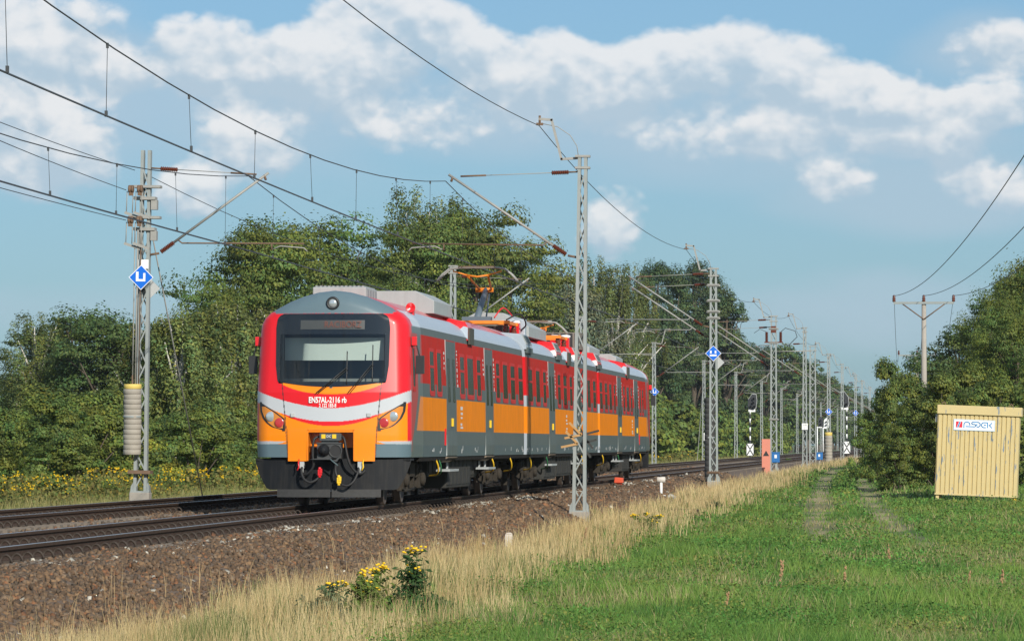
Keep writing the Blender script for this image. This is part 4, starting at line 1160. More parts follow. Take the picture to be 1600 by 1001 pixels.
# crossed spikes on the near mast
ZS = -0.45
for zc, ln in ((2.31, 0), (2.10, 1)):
    for ang, mm, sgn in ((52, 'w', -1), (-12, 'w', -1), (128, 'd', 1), (12, 'd', 1)):
        b = MB(); M_ = Matrix.Translation((-.10 if sgn < 0 else .0, -.13 if sgn < 0 else .12, zc - ZS - .9 - .02)) @ Matrix.Rotation(R(-90 + ang) if sgn < 0 else R(ang if ang < 90 else ang), 4, 'Y')
        if sgn < 0:
            b.box((-.025, -.015, -.0), (.025, .015, .40), 0, Matrix.Translation((.04 - .08 * ln, -.13, zc - ZS - .95)) @ Matrix.Rotation(R(-45 if ang > 0 else -102), 4, 'Y'))
        else:
            b.box((-.025, -.015, 0), (.025, .015, .40), 0, Matrix.Translation((.05 - .05 * ln, .13, zc - ZS - .95)) @ Matrix.Rotation(R(75 if ang < 90 else 142), 4, 'Y'))
        b.build('anti_climb_spike', mat('spike_wood', (0.42, 0.25, 0.10), .7, var=.2) if mm == 'w' else mat('spike_dark', (0.03, 0.03, 0.028), .7), mast2)
def diamond(parent, zc, x, y, half=.29, kind=0, face=-1):
    b = MB(); b.prism([(x, zc - half), (x + half, zc), (x, zc + half), (x - half, zc)], y, y + .012, 'Y'); bd = b.build('diamond_sign', M_SIGNW, parent)
    h2 = half * .93; b = MB(); b.prism([(x, zc - h2), (x + h2, zc), (x, zc + h2), (x - h2, zc)], y - .003, y, 'Y'); b.build('sign_face', M_BLUE, bd)
    b = MB(); k = half / .29
    def rc(x0, z0, x1, z1): b.box((x + x0 * k, y - .006, zc + z0 * k), (x + x1 * k, y - .003, zc + z1 * k))
    if kind == 0: rc(-.12, -.09, .10, -.04); rc(-.12, -.04, -.06, .13); rc(.05, -.04, .10, .10)
    else: rc(-.13, -.10, .12, -.04); rc(-.12, .0, -.06, .10); rc(.05, .0, .11, .10)
    b.build('sign_symbol', M_SIGNW, bd)
    return bd
def back_board(parent, zc, x, y, half=.29):
    b = MB(); b.prism([(x, zc - half), (x + half, zc), (x, zc + half), (x - half, zc)], y, y + .012, 'Y'); b.build('sign_board_back', M_SIGNB, parent)
zbL = mastL.location.z
diamond(mastL, ZY(224, 434, YL1) - zbL, -.02, -.31, .29, 0); back_board(mastL, ZY(228, 450, YL1) - zbL, .06, .13)
b = MB(); b.box((-.12, -.16, ZY(224, 420, YL1) - zbL), (.12, -.15, ZY(224, 406, YL1) - zbL)); b.build('sign_plate', M_SIGNW, mastL)
diamond(mast3, ZY(1114, 552, Y3) + .27, 0, -.16, .30, 1); back_board(mast3, ZY(1119, 566, Y3) + .27, .11, .13)
diamond(LM[2], ZY(1022, 612, lefts[2]) + .5, 0.05, -.16, .30, 0)
diamond(mast7, ZY(1295, 643, Y7) + .3, 0, -.2, .30, 0)
y8 = mR[6]; diamond(MASTS[7][0], ZY(1336, 645, y8) + .3, 0, -.16, .32, 0)
# collars on mast 3 and 4
for m_, zz in ((mast3, (ZY(1115, 446, Y3), ZY(1115, 470, Y3), ZY(1115, 487, Y3), ZY(1115, 497, Y3), ZY(1115, 738, Y3))), (mast4, (ZY(1209, 514, Y4), ZY(1209, 536, Y4), ZY(1209, 655, Y4)))):
    for z in zz:
        b = MB(); b.cbox((0, 0, z - m_.location.z), (.50, .27, .07)); b.cbox((0, -.15, z - m_.location.z + .03), (.44, .05, .05)); b.build('clamp_collar', M_RUSTY if z < 1 else M_TUBE, m_)
# switch gear on mast 4
b = MB(); z_ = ZY(1209, 520, Y4) - mast4.location.z
for x in (-.36, .36): insul(b, (x, 0, z_ - .45), (x, 0, z_ + .05), 0, .09)
b.cbox((0, 0, z_ + .18), (.26, .24, .34)); b.cbox((0, 0, z_ - .48), (.95, .2, .06)); b.build('switch_insulators', M_INSUL, mast4)
b = MB(); b.tube([(.36, 0, z_ + .05), (.6, 0, z_ + .25), (1.1, .1, z_ + .1), (1.2, .1, z_ - .2), (.9, .1, z_ - .5), (.7, 0, z_ - .7)], .02, 6); b.tube([(-.36, 0, z_ + .05), (-.7, 0, z_ + .2), (-1.0, 0, z_)], .015, 6); b.build('switch_cable', M_WIRE, mast4)
b = MB(); b.tube([(.1, 0, z_ - .95), (1.9, 0, z_ - .92)], .03, 6); b.build('bracket_arm', M_TUBE, mast4)

# anchor hardware of the tall left mast
def zL(py): return ZY(225, py, YL1) - zbL
for zc in (zL(300), zL(348)):
    for ox, oy in ((-.30, -.25), (-.08, -.32)):
        b = MB(); b.lathe([(.085, -.06), (.085, -.02), (.06, -.01), (.06, .01), (.085, .02), (.085, .06)], (ox, oy, zc + .05), 'X', 12); b.cbox((ox, oy, zc + .02), (.10, .06, .24)); b.build('tension_pulley', M_RUSTY, mastL)
        b = MB(); b.tube([(ox - .09, oy, zc), (ox - .10, oy, zc - .52)], .012, 5); b.tube([(ox + .05, oy, zc), (ox + .04, oy, zc - .50)], .012, 5)
        b.box((-.2, -.02, -.03), (.2, .02, .03), 0, Matrix.Translation((ox + .05, oy, zc - .55)) @ Matrix.Rotation(R(18), 4, 'Y')); b.build('pulley_yoke', M_TUBE, mastL)
    b = MB(); b.cbox((0, -.02, zc - .15), (.50, .32, .07)); b.cbox((.05, -.02, zc + .12), (.62, .30, .06)); b.cbox((.22, -.05, zc - .3), (.14, .2, .22)); b.build('anchor_bracket', M_TUBE, mastL)
b = MB(); b.tube([(-.19, -.24, zL(360)), (-.19, -.24, zL(600))], .016, 6); b.tube([(-.12, -.26, zL(360)), (-.12, -.26, zL(600))], .022, 6); b.tube([(-.05, -.24, zL(360)), (-.05, -.24, zL(600))], .014, 6, 1); b.build('weight_guide', [M_TUBE, M_RUSTY], mastL)
b = MB(); b.cbox((0, -.05, zL(737)), (.52, .42, .08)); b.build('guide_bracket', M_RUSTY, mastL)
ga = P(318, 742, X=XL); ga.z = gzs(ga.x, ga.y)
b = MB(); b.tube([(.12, .0, zL(352)), (ga.x - XL + .1, ga.y - YL1, ga.z - zbL - .05)], .016, 6); b.build('guy_wire', M_TUBE, mastL)
def weights(X, Y, z0, z1, n, r, label, seed):
    t = thing('weight_stack', label, 'weights', (X, Y, z0)); rd = random.Random(seed)
    h = (z1 - z0) / n
    for i in range(n):
        b = MB(); b.lathe([(r - .006, 0.001), (r, .006), (r, h - .006), (r - .006, h - .001)], (rd.uniform(-.008, .008), rd.uniform(-.008, .008), i * h), 'Z', 20)
        b.build('weight_disc', [mat('weight_concrete', (.32, .295, .25), .9, var=.25, scale=6) if i < n - 1 else mat('weight_yellow', (.62, .47, .12), .7, var=.15), M_BLACK], t)
    b = MB(); b.tube([(0, 0, -.1), (0, 0, z1 - z0 + .2)], .02, 6); b.build('weight_rod', M_RUSTY, t)
    b = MB(); b.lathe([(r + .006, 0), (r + .006, .05)], (0, 0, (z1 - z0) * .52), 'Z', 20); b.build('strap', M_STEEL, t)
    return t
weights(XL - .14, YL1 - .30, ZY(215, 710, YL1), ZY(215, 600, YL1), 14, .205, 'stack of round concrete weights with yellow top on the anchor mast by the flowers', 3)
weights(XR - .02, Y7 - .34, -.3 + .02, ZY(1295, 675, Y7), 9, .30, 'weathered round concrete weight stack with yellow rim hanging at a distant mast', 5)
b = MB(); lm = LM[3]; b.box((-.02, -.16, ZY(1098, 688, lefts[3]) + .5), (.24, -.15, ZY(1098, 679, lefts[3]) + .5 + .15)); b.build('small_plate', M_SIGNW, lm)
b = MB()
for dy_ in (9, -9): b.tube([(-.0, 0, 7.2), (.0 - .1, dy_, -.1)], .02, 5)
b.build('stay_wire', M_TUBE, lm)
# dark weights behind mast 3
weights(XR + -.30, Y3 + 3.2, -.3, ZY(1108, 620, Y3), 16, .20, 'dark weathered weight stack standing behind the mast with the blue diamond', 8)
for ch in bpy.data.objects:
    if ch.parent and ch.parent.name.startswith('weight_stack.002') and ch.name.startswith('weight_disc'): ch.data.materials[0] = mat('soot_dark_concrete', (.05, .05, .048), .9, var=.3)
# kilometre plate
b = MB(); zz = ZY(1257.5, 671, Y5) + .3; zz2 = ZY(1257.5, 661, Y5) + .3
b.box((-.18, -.17, zz - .0), (.19, -.155, zz2)); kp = b.build('kilometre_plate', M_SIGNW, mast5)
M_SIGNK = mat('sign_black', (.02, .02, .02), .5)
text_mesh('plate_number', '119', .17, M_SIGNK, kp, (0, -.175, lerp(zz, zz2, .7)), (R(90), 0, 0), .001, .9)
text_mesh('plate_number', '2', .15, M_SIGNK, kp, (-.03, -.175, lerp(zz, zz2, .25)), (R(90), 0, 0), .001, .9)

# ------------------------------------------------------------------ wires
def overhead(label, xs, ys, zoff=0.0):
    t = thing('overhead_line', label, 'overhead wires', (0, ys[0], 0))
    me_, c1_, c2_ = [], [], []
    for i in range(len(ys) - 1):
        ya, yb = ys[i], ys[i + 1]; xa, xb = xs[i], xs[i + 1]
        nd = 9
        for k in range(15):
            u = k / 14
            if k == 14 and i < len(ys) - 2: continue
            y = lerp(ya, yb, u); x = lerp(xa, xb, u); sag = 1.0 * 4 * u * (1 - u) * ((yb - ya) / 63) ** 2
            me_.append((x, y - ys[0], 7.30 - sag))
            sag2 = .07 * 4 * u * (1 - u)
            c1_.append((x - .02, y - ys[0], 5.60 - sag2)); c2_.append((x + .02, y - ys[0], 5.575 - sag2))
        if ya < 360:
            for k in range(nd):
                u = (k + .5) / nd
                y = lerp(ya, yb, u); x = lerp(xa, xb, u); sag = 1.0 * 4 * u * (1 - u) * ((yb - ya) / 63) ** 2
                sw = .0 + (.12 if k % 2 else -.05) * .3
                b = MB(); z1_ = 7.30 - sag; z0_ = 5.59 - .07 * 4 * u * (1 - u)
                b.tube([(x, y - ys[0], z1_), (x + sw, y - ys[0], z0_)], .0045, 4); b.cbox((x, y - ys[0], z1_ - .02), (.03, .05, .07)); b.cbox((x + sw, y - ys[0], z0_ + .03), (.035, .05, .08))
                b.build('dropper', M_WIRE, t, fixn=False)
    b = MB(); b.tube(me_, .0105, 6); b.build('messenger_wire', M_WIRE, t)
    b = MB(); b.tube(c1_, .0095, 6); b.build('contact_wire', M_WIRE, t)
    b = MB(); b.tube(c2_, .0095, 6); b.build('contact_wire', M_WIRE, t)
    return t
ysR = [MY2 - 126, MY2 - 63] + mR
overhead('double contact wires and messenger strung above the track with the train', [(-.3, .25)[i % 2] for i in range(len(ysR))], ysR)
ysL = [YL1 - 126, YL1 - 63] + mL
overhead('double contact wires and messenger strung above the empty second track', [TRK2 + (-.25, .25)[i % 2] for i in range(len(ysL))], ysL)
def wire(label, pts, r=.010, cat='wire', nm='cable'):
    b = MB(); o0 = Vector(pts[0]); b.tube([Vector(p) - o0 for p in pts], r, 5)
    return tag(b.build(nm, M_WIRE, None, o0), label, cat)
def span(a_, c_, sag, n=16): return [Vector(a_).lerp(Vector(c_), i / n) + Vector((0, 0, -sag * 4 * (i / n) * (1 - i / n))) for i in range(n + 1)]
# earth wire over the right-hand masts
ew = []
pts0 = Vector((XR - 1.02, MY2 - 63, 8.75))
tops = [(X - 1.02 + H * math.tan(t.rotation_euler.y), Y, zb + H + .73) for t, X, Y, zb, H, d in MASTS if d == -1 and any(c.name.startswith('earth_wire') for c in t.children)]
tops.sort(key=lambda p: p[1])
prev = pts0
for p in tops:
    sp_ = span(prev, p, .55 * ((p[1] - prev[1]) / 63) ** 2); ew += sp_ if not ew else sp_[1:]; prev = Vector(p)
wire('long earth wire hung from the mast tops on the right of the tracks', ew, .010, 'wire', 'earth_wire')
# anchor wires on the left mast
at_ = Vector((XL - .05, YL1 - .3, zbL + zL(265)))
wire('slanting anchor wire running to the upper pulleys of the left anchor mast', span((TRK2 - .9, YL1 - 40, 6.9), (XL - .3, YL1 - .3, zbL + zL(298)), .1), .009, 'wire', 'anchor_wire')
wire('anchor wire running to the lower pulleys of the left anchor mast', span((TRK2 - .9, YL1 - 45, 5.7), (XL - .3, YL1 - .3, zbL + zL(345)), .05), .009, 'wire', 'anchor_wire')
wire('anchor wire tied to the head of the left anchor mast', span((XL - .2, YL1 - 50, 8.3), (XL - .15, YL1, zbL + zL(266)), .25), .009, 'wire', 'anchor_wire')
wire('anchor wire running from the left anchor mast over to the forest side track', span((XL + .1, YL1, zbL + zL(272)), (TRK2 + .6, mL[1], 7.2), .9), .009, 'wire', 'anchor_wire')
# ------------------------------------------------------------------ kiosk
KP = P(1463, 777, Z=-0.57); KY = KP.y
KXL, KXR = P(1460, 700, Y=KY).x, P(1588, 700, Y=KY).x
kw = KXR - KXL; kz = lambda py, px=1460: ZY(px, py, KY)
KG = gzs(KXL, KY)
kio = thing('equipment_kiosk', 'pale yellow corrugated metal equipment hut on short legs by the trees', 'hut', ((KXL + KXR) / 2, KY, KG))
kio.rotation_euler = (0, R(2.3), R(-2.0))
zb_, zt_ = kz(772, 1525) - KG, kz(648, 1525) - KG
M_KIO = mat('worn_yellow_paint', (0.63, 0.47, 0.20), .6, var=.10, scale=3, streak=0.05)
def worn(nm):
    m = mat(nm, (0.56, 0.45, 0.215), .65, var=.08, scale=3)
    t = m.node_tree; h = NG(t); b = t.nodes['Principled BSDF']
    tcn = h.new('ShaderNodeTexCoord'); mp = h.new('ShaderNodeMapping'); mp.inputs['Scale'].default_value = (9, 9, 1.1)
    t.links.new(tcn.outputs['Object'], mp.inputs[0])
    f = h.ss(h.noise(mp.outputs[0], 1.5, 4, .55), .62, .65)
    src = b.inputs['Base Color'].links[0].from_socket
    h.put(b.inputs['Base Color'], h.mix(f, src, (.17, .22, .27)))
    return m
M_KIO = worn('worn_flaking_yellow_paint')
b = MB(); nr = 18; pw = kw / nr; D = 2.2
prof = [(-kw / 2, 0)]
for i in range(nr):
    x = -kw / 2 + i * pw
    prof += [(x + .12 * pw, -.0), (x + .20 * pw, -.035), (x + .88 * pw, -.035), (x + .96 * pw, 0)]
prof += [(kw / 2, 0), (kw / 2, D), (-kw / 2, D)]
b.prism([(p[0], p[1]) for p in prof], zb_, zt_ + .03, 'Z')
b.build('corrugated_wall', M_KIO, kio)
b = MB(); b.box((-kw / 2 - .02, -.10, zt_ - .0), (kw / 2 + .07, D + .05, kz(634, 1525) - KG)); b.build('roof_fascia', M_KIO, kio, bevel=.012)
b = MB(); b.box((-kw / 2 - .01, -.045, zb_ - .05), (kw / 2 + .01, D, zb_ + .0)); b.build('floor_frame', M_KIO, kio)
for x, mm in ((-kw / 2 + .08, M_KIO), (kw / 2 - .10, M_YELLOW)):
    for y in (0.02, D - .1):
        b = MB(); b.box((x - .05, y, -.4), (x + .05, y + .09, zb_ - .04)); b.build('leg', mm, kio)
for x in (-kw / 2 + .18, kw / 2 - .28):
    b = MB(); zf = kz(634, 1525) - KG; b.tube([(x - .05, .1, zf - .02), (x - .05, .1, zf + .06), (x, .1, zf + .10), (x + .05, .1, zf + .06), (x + .05, .1, zf - .02)], .018, 6); b.build('lifting_lug', M_RUSTY, kio)
b = MB(); b.box((-kw / 2 - .07, .1, zt_ - .27), (-kw / 2 + .01, .35, zt_ - .02)); b.build('side_junction_box', M_SIGNB, kio)
sx0, sx1 = -kw / 2 + (1485 - 1460) * kw / 128, -kw / 2 + (1550 - 1460) * kw / 128
sz0, sz1 = kz(673, 1525) - KG + .0, kz(655.5, 1525) - KG
sw, sh = sx1 - sx0, sz1 - sz0
b = MB(); b.box((sx0, -.056, sz0), (sx1, -.036, sz1)); sg = b.build('company_sign', mat('sign_pale_blue_rim', (.52, .62, .72), .4), kio, bevel=.008)
b = MB(); b.box((sx0 + .03, -.059, sz0 + .03), (sx1 - .03, -.056, sz1 - .03)); b.build('sign_face', M_SIGNW, sg)
M_LB = mat('logo_blue', (0.0, 0.22, 0.55), .4); M_LR = mat('logo_red', (0.66, 0.02, 0.05), .4)
def S(u, v): return (sx0 + sw * u, sz0 + sh * v)     # sign-local 0..1
b = MB()
def quad(pts, mi=0, y=-.062): b.add([(S(*p)[0], y, S(*p)[1]) for p in pts], [tuple(range(len(pts)))], mi)
quad([(.06, .26), (.085, .26), (.135, .80), (.06, .80)], 1); quad([(.13, .26), (.215, .26), (.215, .80), (.185, .80)], 1); quad([(.093, .26), (.122, .26), (.175, .80), (.145, .80)], 0)
def stroke(pts, closed=False):
    ps = [S(*p) for p in pts]; r_ = sh * .042
    for (x0, z0), (x1, z1) in zip(ps[:-1], ps[1:]):
        L_ = max(1e-6, math.hypot(x1 - x0, z1 - z0)); nx_, nz_ = -(z1 - z0) / L_ * r_, (x1 - x0) / L_ * r_; ex, ez = (x1 - x0) / L_ * r_ * .4, (z1 - z0) / L_ * r_ * .4
        b.add([(x0 + nx_ - ex, -.062, z0 + nz_ - ez), (x0 - nx_ - ex, -.062, z0 - nz_ - ez), (x1 - nx_ + ex, -.062, z1 - nz_ + ez), (x1 + nx_ + ex, -.062, z1 + nz_ + ez)], [(0, 1, 2, 3)], 0)
def arc(cx, cy, rx, ry, a0, a1, n=9): return [(cx + rx * math.cos(R(lerp(a0, a1, i / n))), cy + ry * math.sin(R(lerp(a0, a1, i / n)))) for i in range(n + 1)]
stroke([(.255, .24), (.255, .55)] + arc(.325, .55, .07, .23, 180, 0) + [(.395, .50)])
stroke([(.30, .37), (.50, .37)] + arc(.505, .475, .035, .105, -90, 90) + [(.48, .58)] + arc(.475, .68, .035, .10, 270, 90) + [(.575, .78)] + arc(.585, .57, .06, .21, 90, -90) + [(.565, .36)])
stroke([(.565, .48), (.565, .62)])
stroke([(.78, .33), (.735, .33)] + arc(.735, .55, .06, .22, 270, 90) + [(.82, .77), (.82, .32)]); stroke([(.735, .55), (.78, .55)])
stroke([(.925, .76), (.87, .54), (.925, .32)]); stroke([(.855, .54), (.875, .54)])
b.build('sign_lettering', [M_LB, M_LR], sg, fixn=False)

# ------------------------------------------------------------------ power-line poles on the right
def power_pole(px, pyt, pyb, Y, label, armhalf):
    p = P(px, pyt, Y=Y); zt = p.z; zg = gzs(p.x, Y) - .1
    t = thing('power_pole', label, 'utility pole', (p.x, Y, zg), R(-2), 'power line poles')
    H = zt - zg
    b = MB(); b.tube([(0, 0, -.3), (0, 0, H * .5), (0, 0, H)], [.135, .115, .085], 12); b.build('pole_shaft', mat('pole_concrete', (.34, .31, .27), .85, var=.15), t)
    b = MB(); b.cbox((0, -.1, H - .08), (armhalf * 2, .09, .09)); b.build('crossarm', M_STEEL, t)
    for s in (-1, 1):
        b = MB(); b.tube([(0, -.1, H - .72), (s * armhalf * .72, -.1, H - .1)], .025, 5); b.build('arm_brace', M_RUSTY, t)
    for x in (-armhalf, 0, armhalf):
        b = MB(); b.lathe([(.05, 0), (.07, .04), (.05, .08), (.07, .12), (.05, .17), (.06, .22), (.03, .27)], (x * .985, -.1, H - .04), 'Z', 10); b.build('line_insulator', M_INSUL, t)
    return t, H
PY1, PY2 = 176, 285
pp1, H1 = power_pole(1443.5, 470, 600, PY1, 'bare concrete power pole with braced crossarm, standing clear above the bushes', 1.17)
pp2, H2 = power_pole(1433, 553, 600, PY2, 'smaller looking power pole half hidden in the leafy bushes', 1.17)
for k, x in enumerate((-1.15, 0, 1.15)):
    a_ = Vector((pp1.location.x + x, PY1 - .1, pp1.location.z + H1 + .2)); c_ = Vector((pp1.location.x + x + 4.1, PY1 - 112, pp1.location.z + H1 + .6))
    wire('%s power wire from the clear pole out over the meadow' % ('left', 'middle', 'right')[k], span(a_, c_, .95, 24), .011, 'wire', 'power_wire')
    a2 = Vector((pp2.location.x + x, PY2 - .1, pp2.location.z + H2 + .2))
    wire('%s power wire between the two concrete poles' % ('left', 'middle', 'right')[k], span(a_, a2, 1.5, 20), .009, 'wire', 'power_wire')

# ------------------------------------------------------------------ signals, boards, small lineside things
M_SIGBLK = mat('signal_black', (.022, .025, .03), .5)
def signal(px, X, y0, label, head_dir=1, board=True, flip=1):
    Y = YX(px, X); zg = -.55 if X < 0 else -.35
    t = thing('railway_signal', label, 'signal', (X, Y, zg), 0)
    H = 5.7
    for i in range(8):
        b = MB(); z0 = 1.6 + i * .42; b.tube([(0, 0, z0), (0, 0, z0 + .42)], .075, 10); b.build('mast_band', M_SIGNW if i % 2 else M_SIGBLK, t)
    b = MB(); b.tube([(0, 0, -.3), (0, 0, 1.6)], .085, 10); b.build('mast_foot', M_SIGBLK, t)
    b = MB(); o = [(-.28, 0), (-.42, .35), (-.36, 1.0), (0, 1.5), (.36, 1.45), (.42, .9), (.34, .2), (.1, -.05)]
    b.prism([(flip * (x + .22), z + 4.95 - 0.0) for x, z in o], -.06, .02, 'Y'); hd = b.build('signal_head', M_SIGBLK, t)
    b = MB(); o2 = [(x * 1.1, (z - .7) * 1.07 + .7) for x, z in o]; b.prism([(flip * (x + .22), z + 4.95) for x, z in o2], .021, .035, 'Y'); b.build('head_rim', M_SIGNB, hd)
    for x, z in ((.05, 5.25), (.40, 5.25), (.3, 5.62), (.35, 6.0)):
        b = MB(); b.lathe([(.10, 0), (.11, -.28), (.095, -.28), (.09, -.02)], (flip * x, -.06, z), 'Y', 12); b.build('lamp_hood', M_RUBBER, hd)
    b = MB(); b.box((-.15, -.05, 4.75), (flip * .5, .05, 4.98)) if flip > 0 else b.box((-.5, -.05, 4.75), (.15, .05, 4.98)); b.build('head_bracket', M_SIGNW, t)
    if board:
        b = MB(); b.box((-.36, -.12, .55), (.36, -.10, 1.75)); bo = b.build('crossed_board', M_SIGNW, t)
        b = MB()
        for a0, a1 in (((-.33, 1.72), (0, 1.18)), ((.33, 1.72), (0, 1.18)), ((-.33, .58), (0, 1.12)), ((.33, .58), (0, 1.12))):
            dv = Vector((a1[0] - a0[0], 0, a1[1] - a0[1])); b.box((-.05, -.124, 0), (.05, -.121, dv.length), 0, Matrix.Translation((a0[0], 0, a0[1])) @ Matrix.Rotation(math.atan2(dv.x, dv.z), 4, 'Y'))
        for x in (-.36, .33): b.box((x, -.1245, .55), (x + .03, -.121, 1.75))
        b.box((-.36, -.1255, 1.72), (.36, -.121, 1.75)); b.box((-.36, -.1255, .55), (.36, -.121, .58))
        b.build('board_cross', M_SIGBLK, bo)
    return t
signal(1172, XL + .5, 0, 'black and white banded signal with leaf shaped dark head before the forest')
signal(1323, XR - .2, 0, 'black and white banded signal with crossed board on the right, beyond the masts', flip=-1)
Y_ = YX(1278, XL); 
for i, (px, nm) in enumerate(((1277, 'pale post signal with a small black head, left of its twin, far down the track'), (1286, 'pale post signal with a white backed head beside the blue diamond, far down the track'))):
    Yq = YX(px, XL + .8); t = thing('railway_signal', nm, 'signal', (XL + .8, Yq, -.55))
    b = MB(); b.tube([(0, 0, -.3), (0, 0, 4.2)], .085, 8); b.build('mast_foot', M_SIGNW, t)
    b = MB(); b.prism([(.1, 4.2), (.9, 4.2), (.9, 5.4), (.5, 5.75), (.15, 5.4)], -.06, .03, 'Y'); b.build('signal_head', M_SIGBLK if i == 0 else M_SIGNW, t)
    b = MB(); b.box((-.08, -.05, 4.05), (.7, .05, 4.25)); b.build('head_bracket', M_SIGNW, t)
    for z in (4.6, 5.1):
        b = MB(); b.lathe([(.12, 0), (.13, -.3), (.11, -.3), (.1, -.02)], (.5, -.06, z), 'Y', 10); b.build('lamp_hood', M_RUBBER, t)
# salmon board with a black triangle
SB = Vector((P(1197, 735, Y=Y4 - 1.2).x, Y4 - 1.2, 0)); zg = min(gzs(SB.x, SB.y), ZY(1197, 735, SB.y))
t = thing('warning_board', 'tall salmon pink board with a black triangle beside the switch mast', 'sign', (SB.x, SB.y, zg))
zt0 = ZY(1197, 685.5, SB.y) - zg
b = MB(); b.box((-.215, -.02, -.1), (.215, .02, zt0)); b.build('board', mat('faded_salmon', (.62, .22, .15), .6, var=.1, scale=4), t, bevel=.006)
zt1 = ZY(1197, 712, SB.y) - zg; b = MB(); b.prism([(-.16, zt1), (.16, zt1), (0, zt1 + .28)], -.026, -.021, 'Y'); b.build('triangle_mark', M_SIGNK, t)
b = MB(); b.tube([(.0, .05, -.4), (.0, .05, zt0 - .1)], .03, 8); b.build('board_post', M_STEEL, t)
def blue_box(px, py0, py1, X, w, label):
    Y = YX(px, X); zg = gzs(X, Y); t = thing('equipment_box', label, 'box', (X, Y, zg))
    z0, z1 = ZY(px, py1, Y) - zg, ZY(px, py0, Y) - zg
    b = MB(); b.box((-w / 2, -.15, z0), (w / 2, .15, z1)); b.build('box_housing', mat('box_blue', (.01, .13, .38), .5, var=.1), t, bevel=.02)
    b = MB(); b.box((-w / 2 - .02, -.17, z1), (w / 2 + .02, .17, z1 + .04)); b.build('box_lid', mat('box_blue', (.01, .13, .38)), t)
    b = MB(); b.box((-.06, -.155, lerp(z0, z1, .45)), (.06, -.150, lerp(z0, z1, .8))); b.build('box_label', M_SIGNW, t)
    b = MB(); b.tube([(0, 0, -.3), (0, 0, z0 + .05)], .05, 8); b.build('box_post', M_TUBE, t)
blue_box(1212, 707, 722, XR + .2, .40, 'blue equipment box on the foot of the switch mast behind the salmon board')
blue_box(1280, 707, 718, XR + .35, .48, 'blue equipment box on a post between the tracks and the meadow')
# white trackside lamp with a bent grey pipe
LPt = P(1033, 771, X=XR - .3); zg = float(bz(np.array([XR - .3]))[0]); 
t = thing('trackside_lamp', 'small white drum shaped trackside device on a short post on the ballast slope', 'signal lamp', (XR - .3, LPt.y, zg))
zc = ZY(1033, 749, LPt.y) - zg; sc = 1
b = MB(); b.lathe([(.08, -.13), (.095, -.11), (.095, .11), (.08, .13)], (0, 0, zc), 'X', 16); b.build('drum', mat('off_white_drum', (.55, .52, .47), .6, var=.25, scale=8), t)
b = MB(); b.tube([(0, 0, -.1), (0, 0, zc - .05)], .045, 10); b.box((-.14, -.1, -.1), (.14, .1, .05)); b.build('post', M_SIGNW, t)
b = MB(); b.lathe([(.05, 0), (.06, .05), (.02, .07)], (-.03, 0, zc + .09), 'Z', 10); b.build('cap', M_BLACK, t)
pb = P(1050, 771, X=XR + .05); zg2 = float(bz(np.array([XR + .05]))[0])
b = MB(); b.tube([(-.14, 0, -.1), (-.13, 0, .13), (-.05, 0, .19), (.06, 0, .15), (.12, 0, .0), (.13, 0, -.15)], .065, 10)
tag(b.build('bent_pipe', mat('pipe_grey', (.40, .42, .42), .5), None, (XR + .05, pb.y, zg2)), 'bent grey pipe end sticking out beside the white drum device', 'pipe')
ob = P(966, 749, X=1.15)
b = MB(); b.prism([(-.14, -.10), (.14, -.10), (.14, .06), (-.12, .08)], -.25, .25, 'Y'); b.box((-.1, -.15, -.25), (.1, .15, -.09))
tag(b.build('rail_sensor', mat('sensor_orange_red', (.62, .08, .03), .5, var=.1), None, (1.17, ob.y, ZY(966, 749, ob.y)), bevel=.02), 'small orange red block fixed beside the near rail behind the spiked mast', 'sensor')
for (px, py, top, w, label) in ((795, 862, 834, .135, 'whitewashed concrete marker stone standing in the dry grass'),):
    q = P(px, py, Z=-.80); zg = gzs(q.x, q.y)
    hh = ZY(px, top, q.y) - zg
    b = MB(); b.box((-w / 2, -.06, -.2), (w / 2, .06, hh)); b.prism([(-w / 2, hh), (w / 2, hh), (w / 2 - .03, hh + .03), (-w / 2 + .03, hh + .03)], -.05, .05, 'Y')
    tag(b.build('marker_stone', mat('whitewashed_stone', (.58, .53, .47), .9, var=.2, second=(.45, .27, .20), sec_scale=7), None, (q.x, q.y, zg), bevel=.015), label, 'marker stone')
for (px0, px1, lab) in ((822, 860, 'thin black cable lying on the ballast slope just short of the spiked mast'), (1040, 1072, 'thin black cable lying on the ballast slope past the white drum device')):
    a_ = YX(px0, 1.6); c_ = YX(px1, 2.9); b = MB()
    pts = []
    for i in range(15):
        u = i / 14; x = lerp(1.2, 3.0, u); y = lerp(a_, c_, u) + .3 * math.sin(u * 6); pts.append((x, y - a_, float(bz(np.array([x]))[0]) + .05 + .02 * math.sin(u * 9)))
    b.tube(pts, .022, 6); tag(b.build('ground_cable', M_RUBBER, None, (0, a_, 0)), lab, 'cable')
q = P(1058, 806, Z=-.7); b = MB()
b.box((-.55, -.12, -.12), (.55, .12, .10)); tag(b.build('old_timber', mat('rotten_timber', (.07, .05, .035), .9, var=.3), None, (q.x, q.y, gzs(q.x, q.y) + .05), (0, R(2), R(8)), bevel=.02), 'old dark timber beam lying in the dry grass', 'timber')
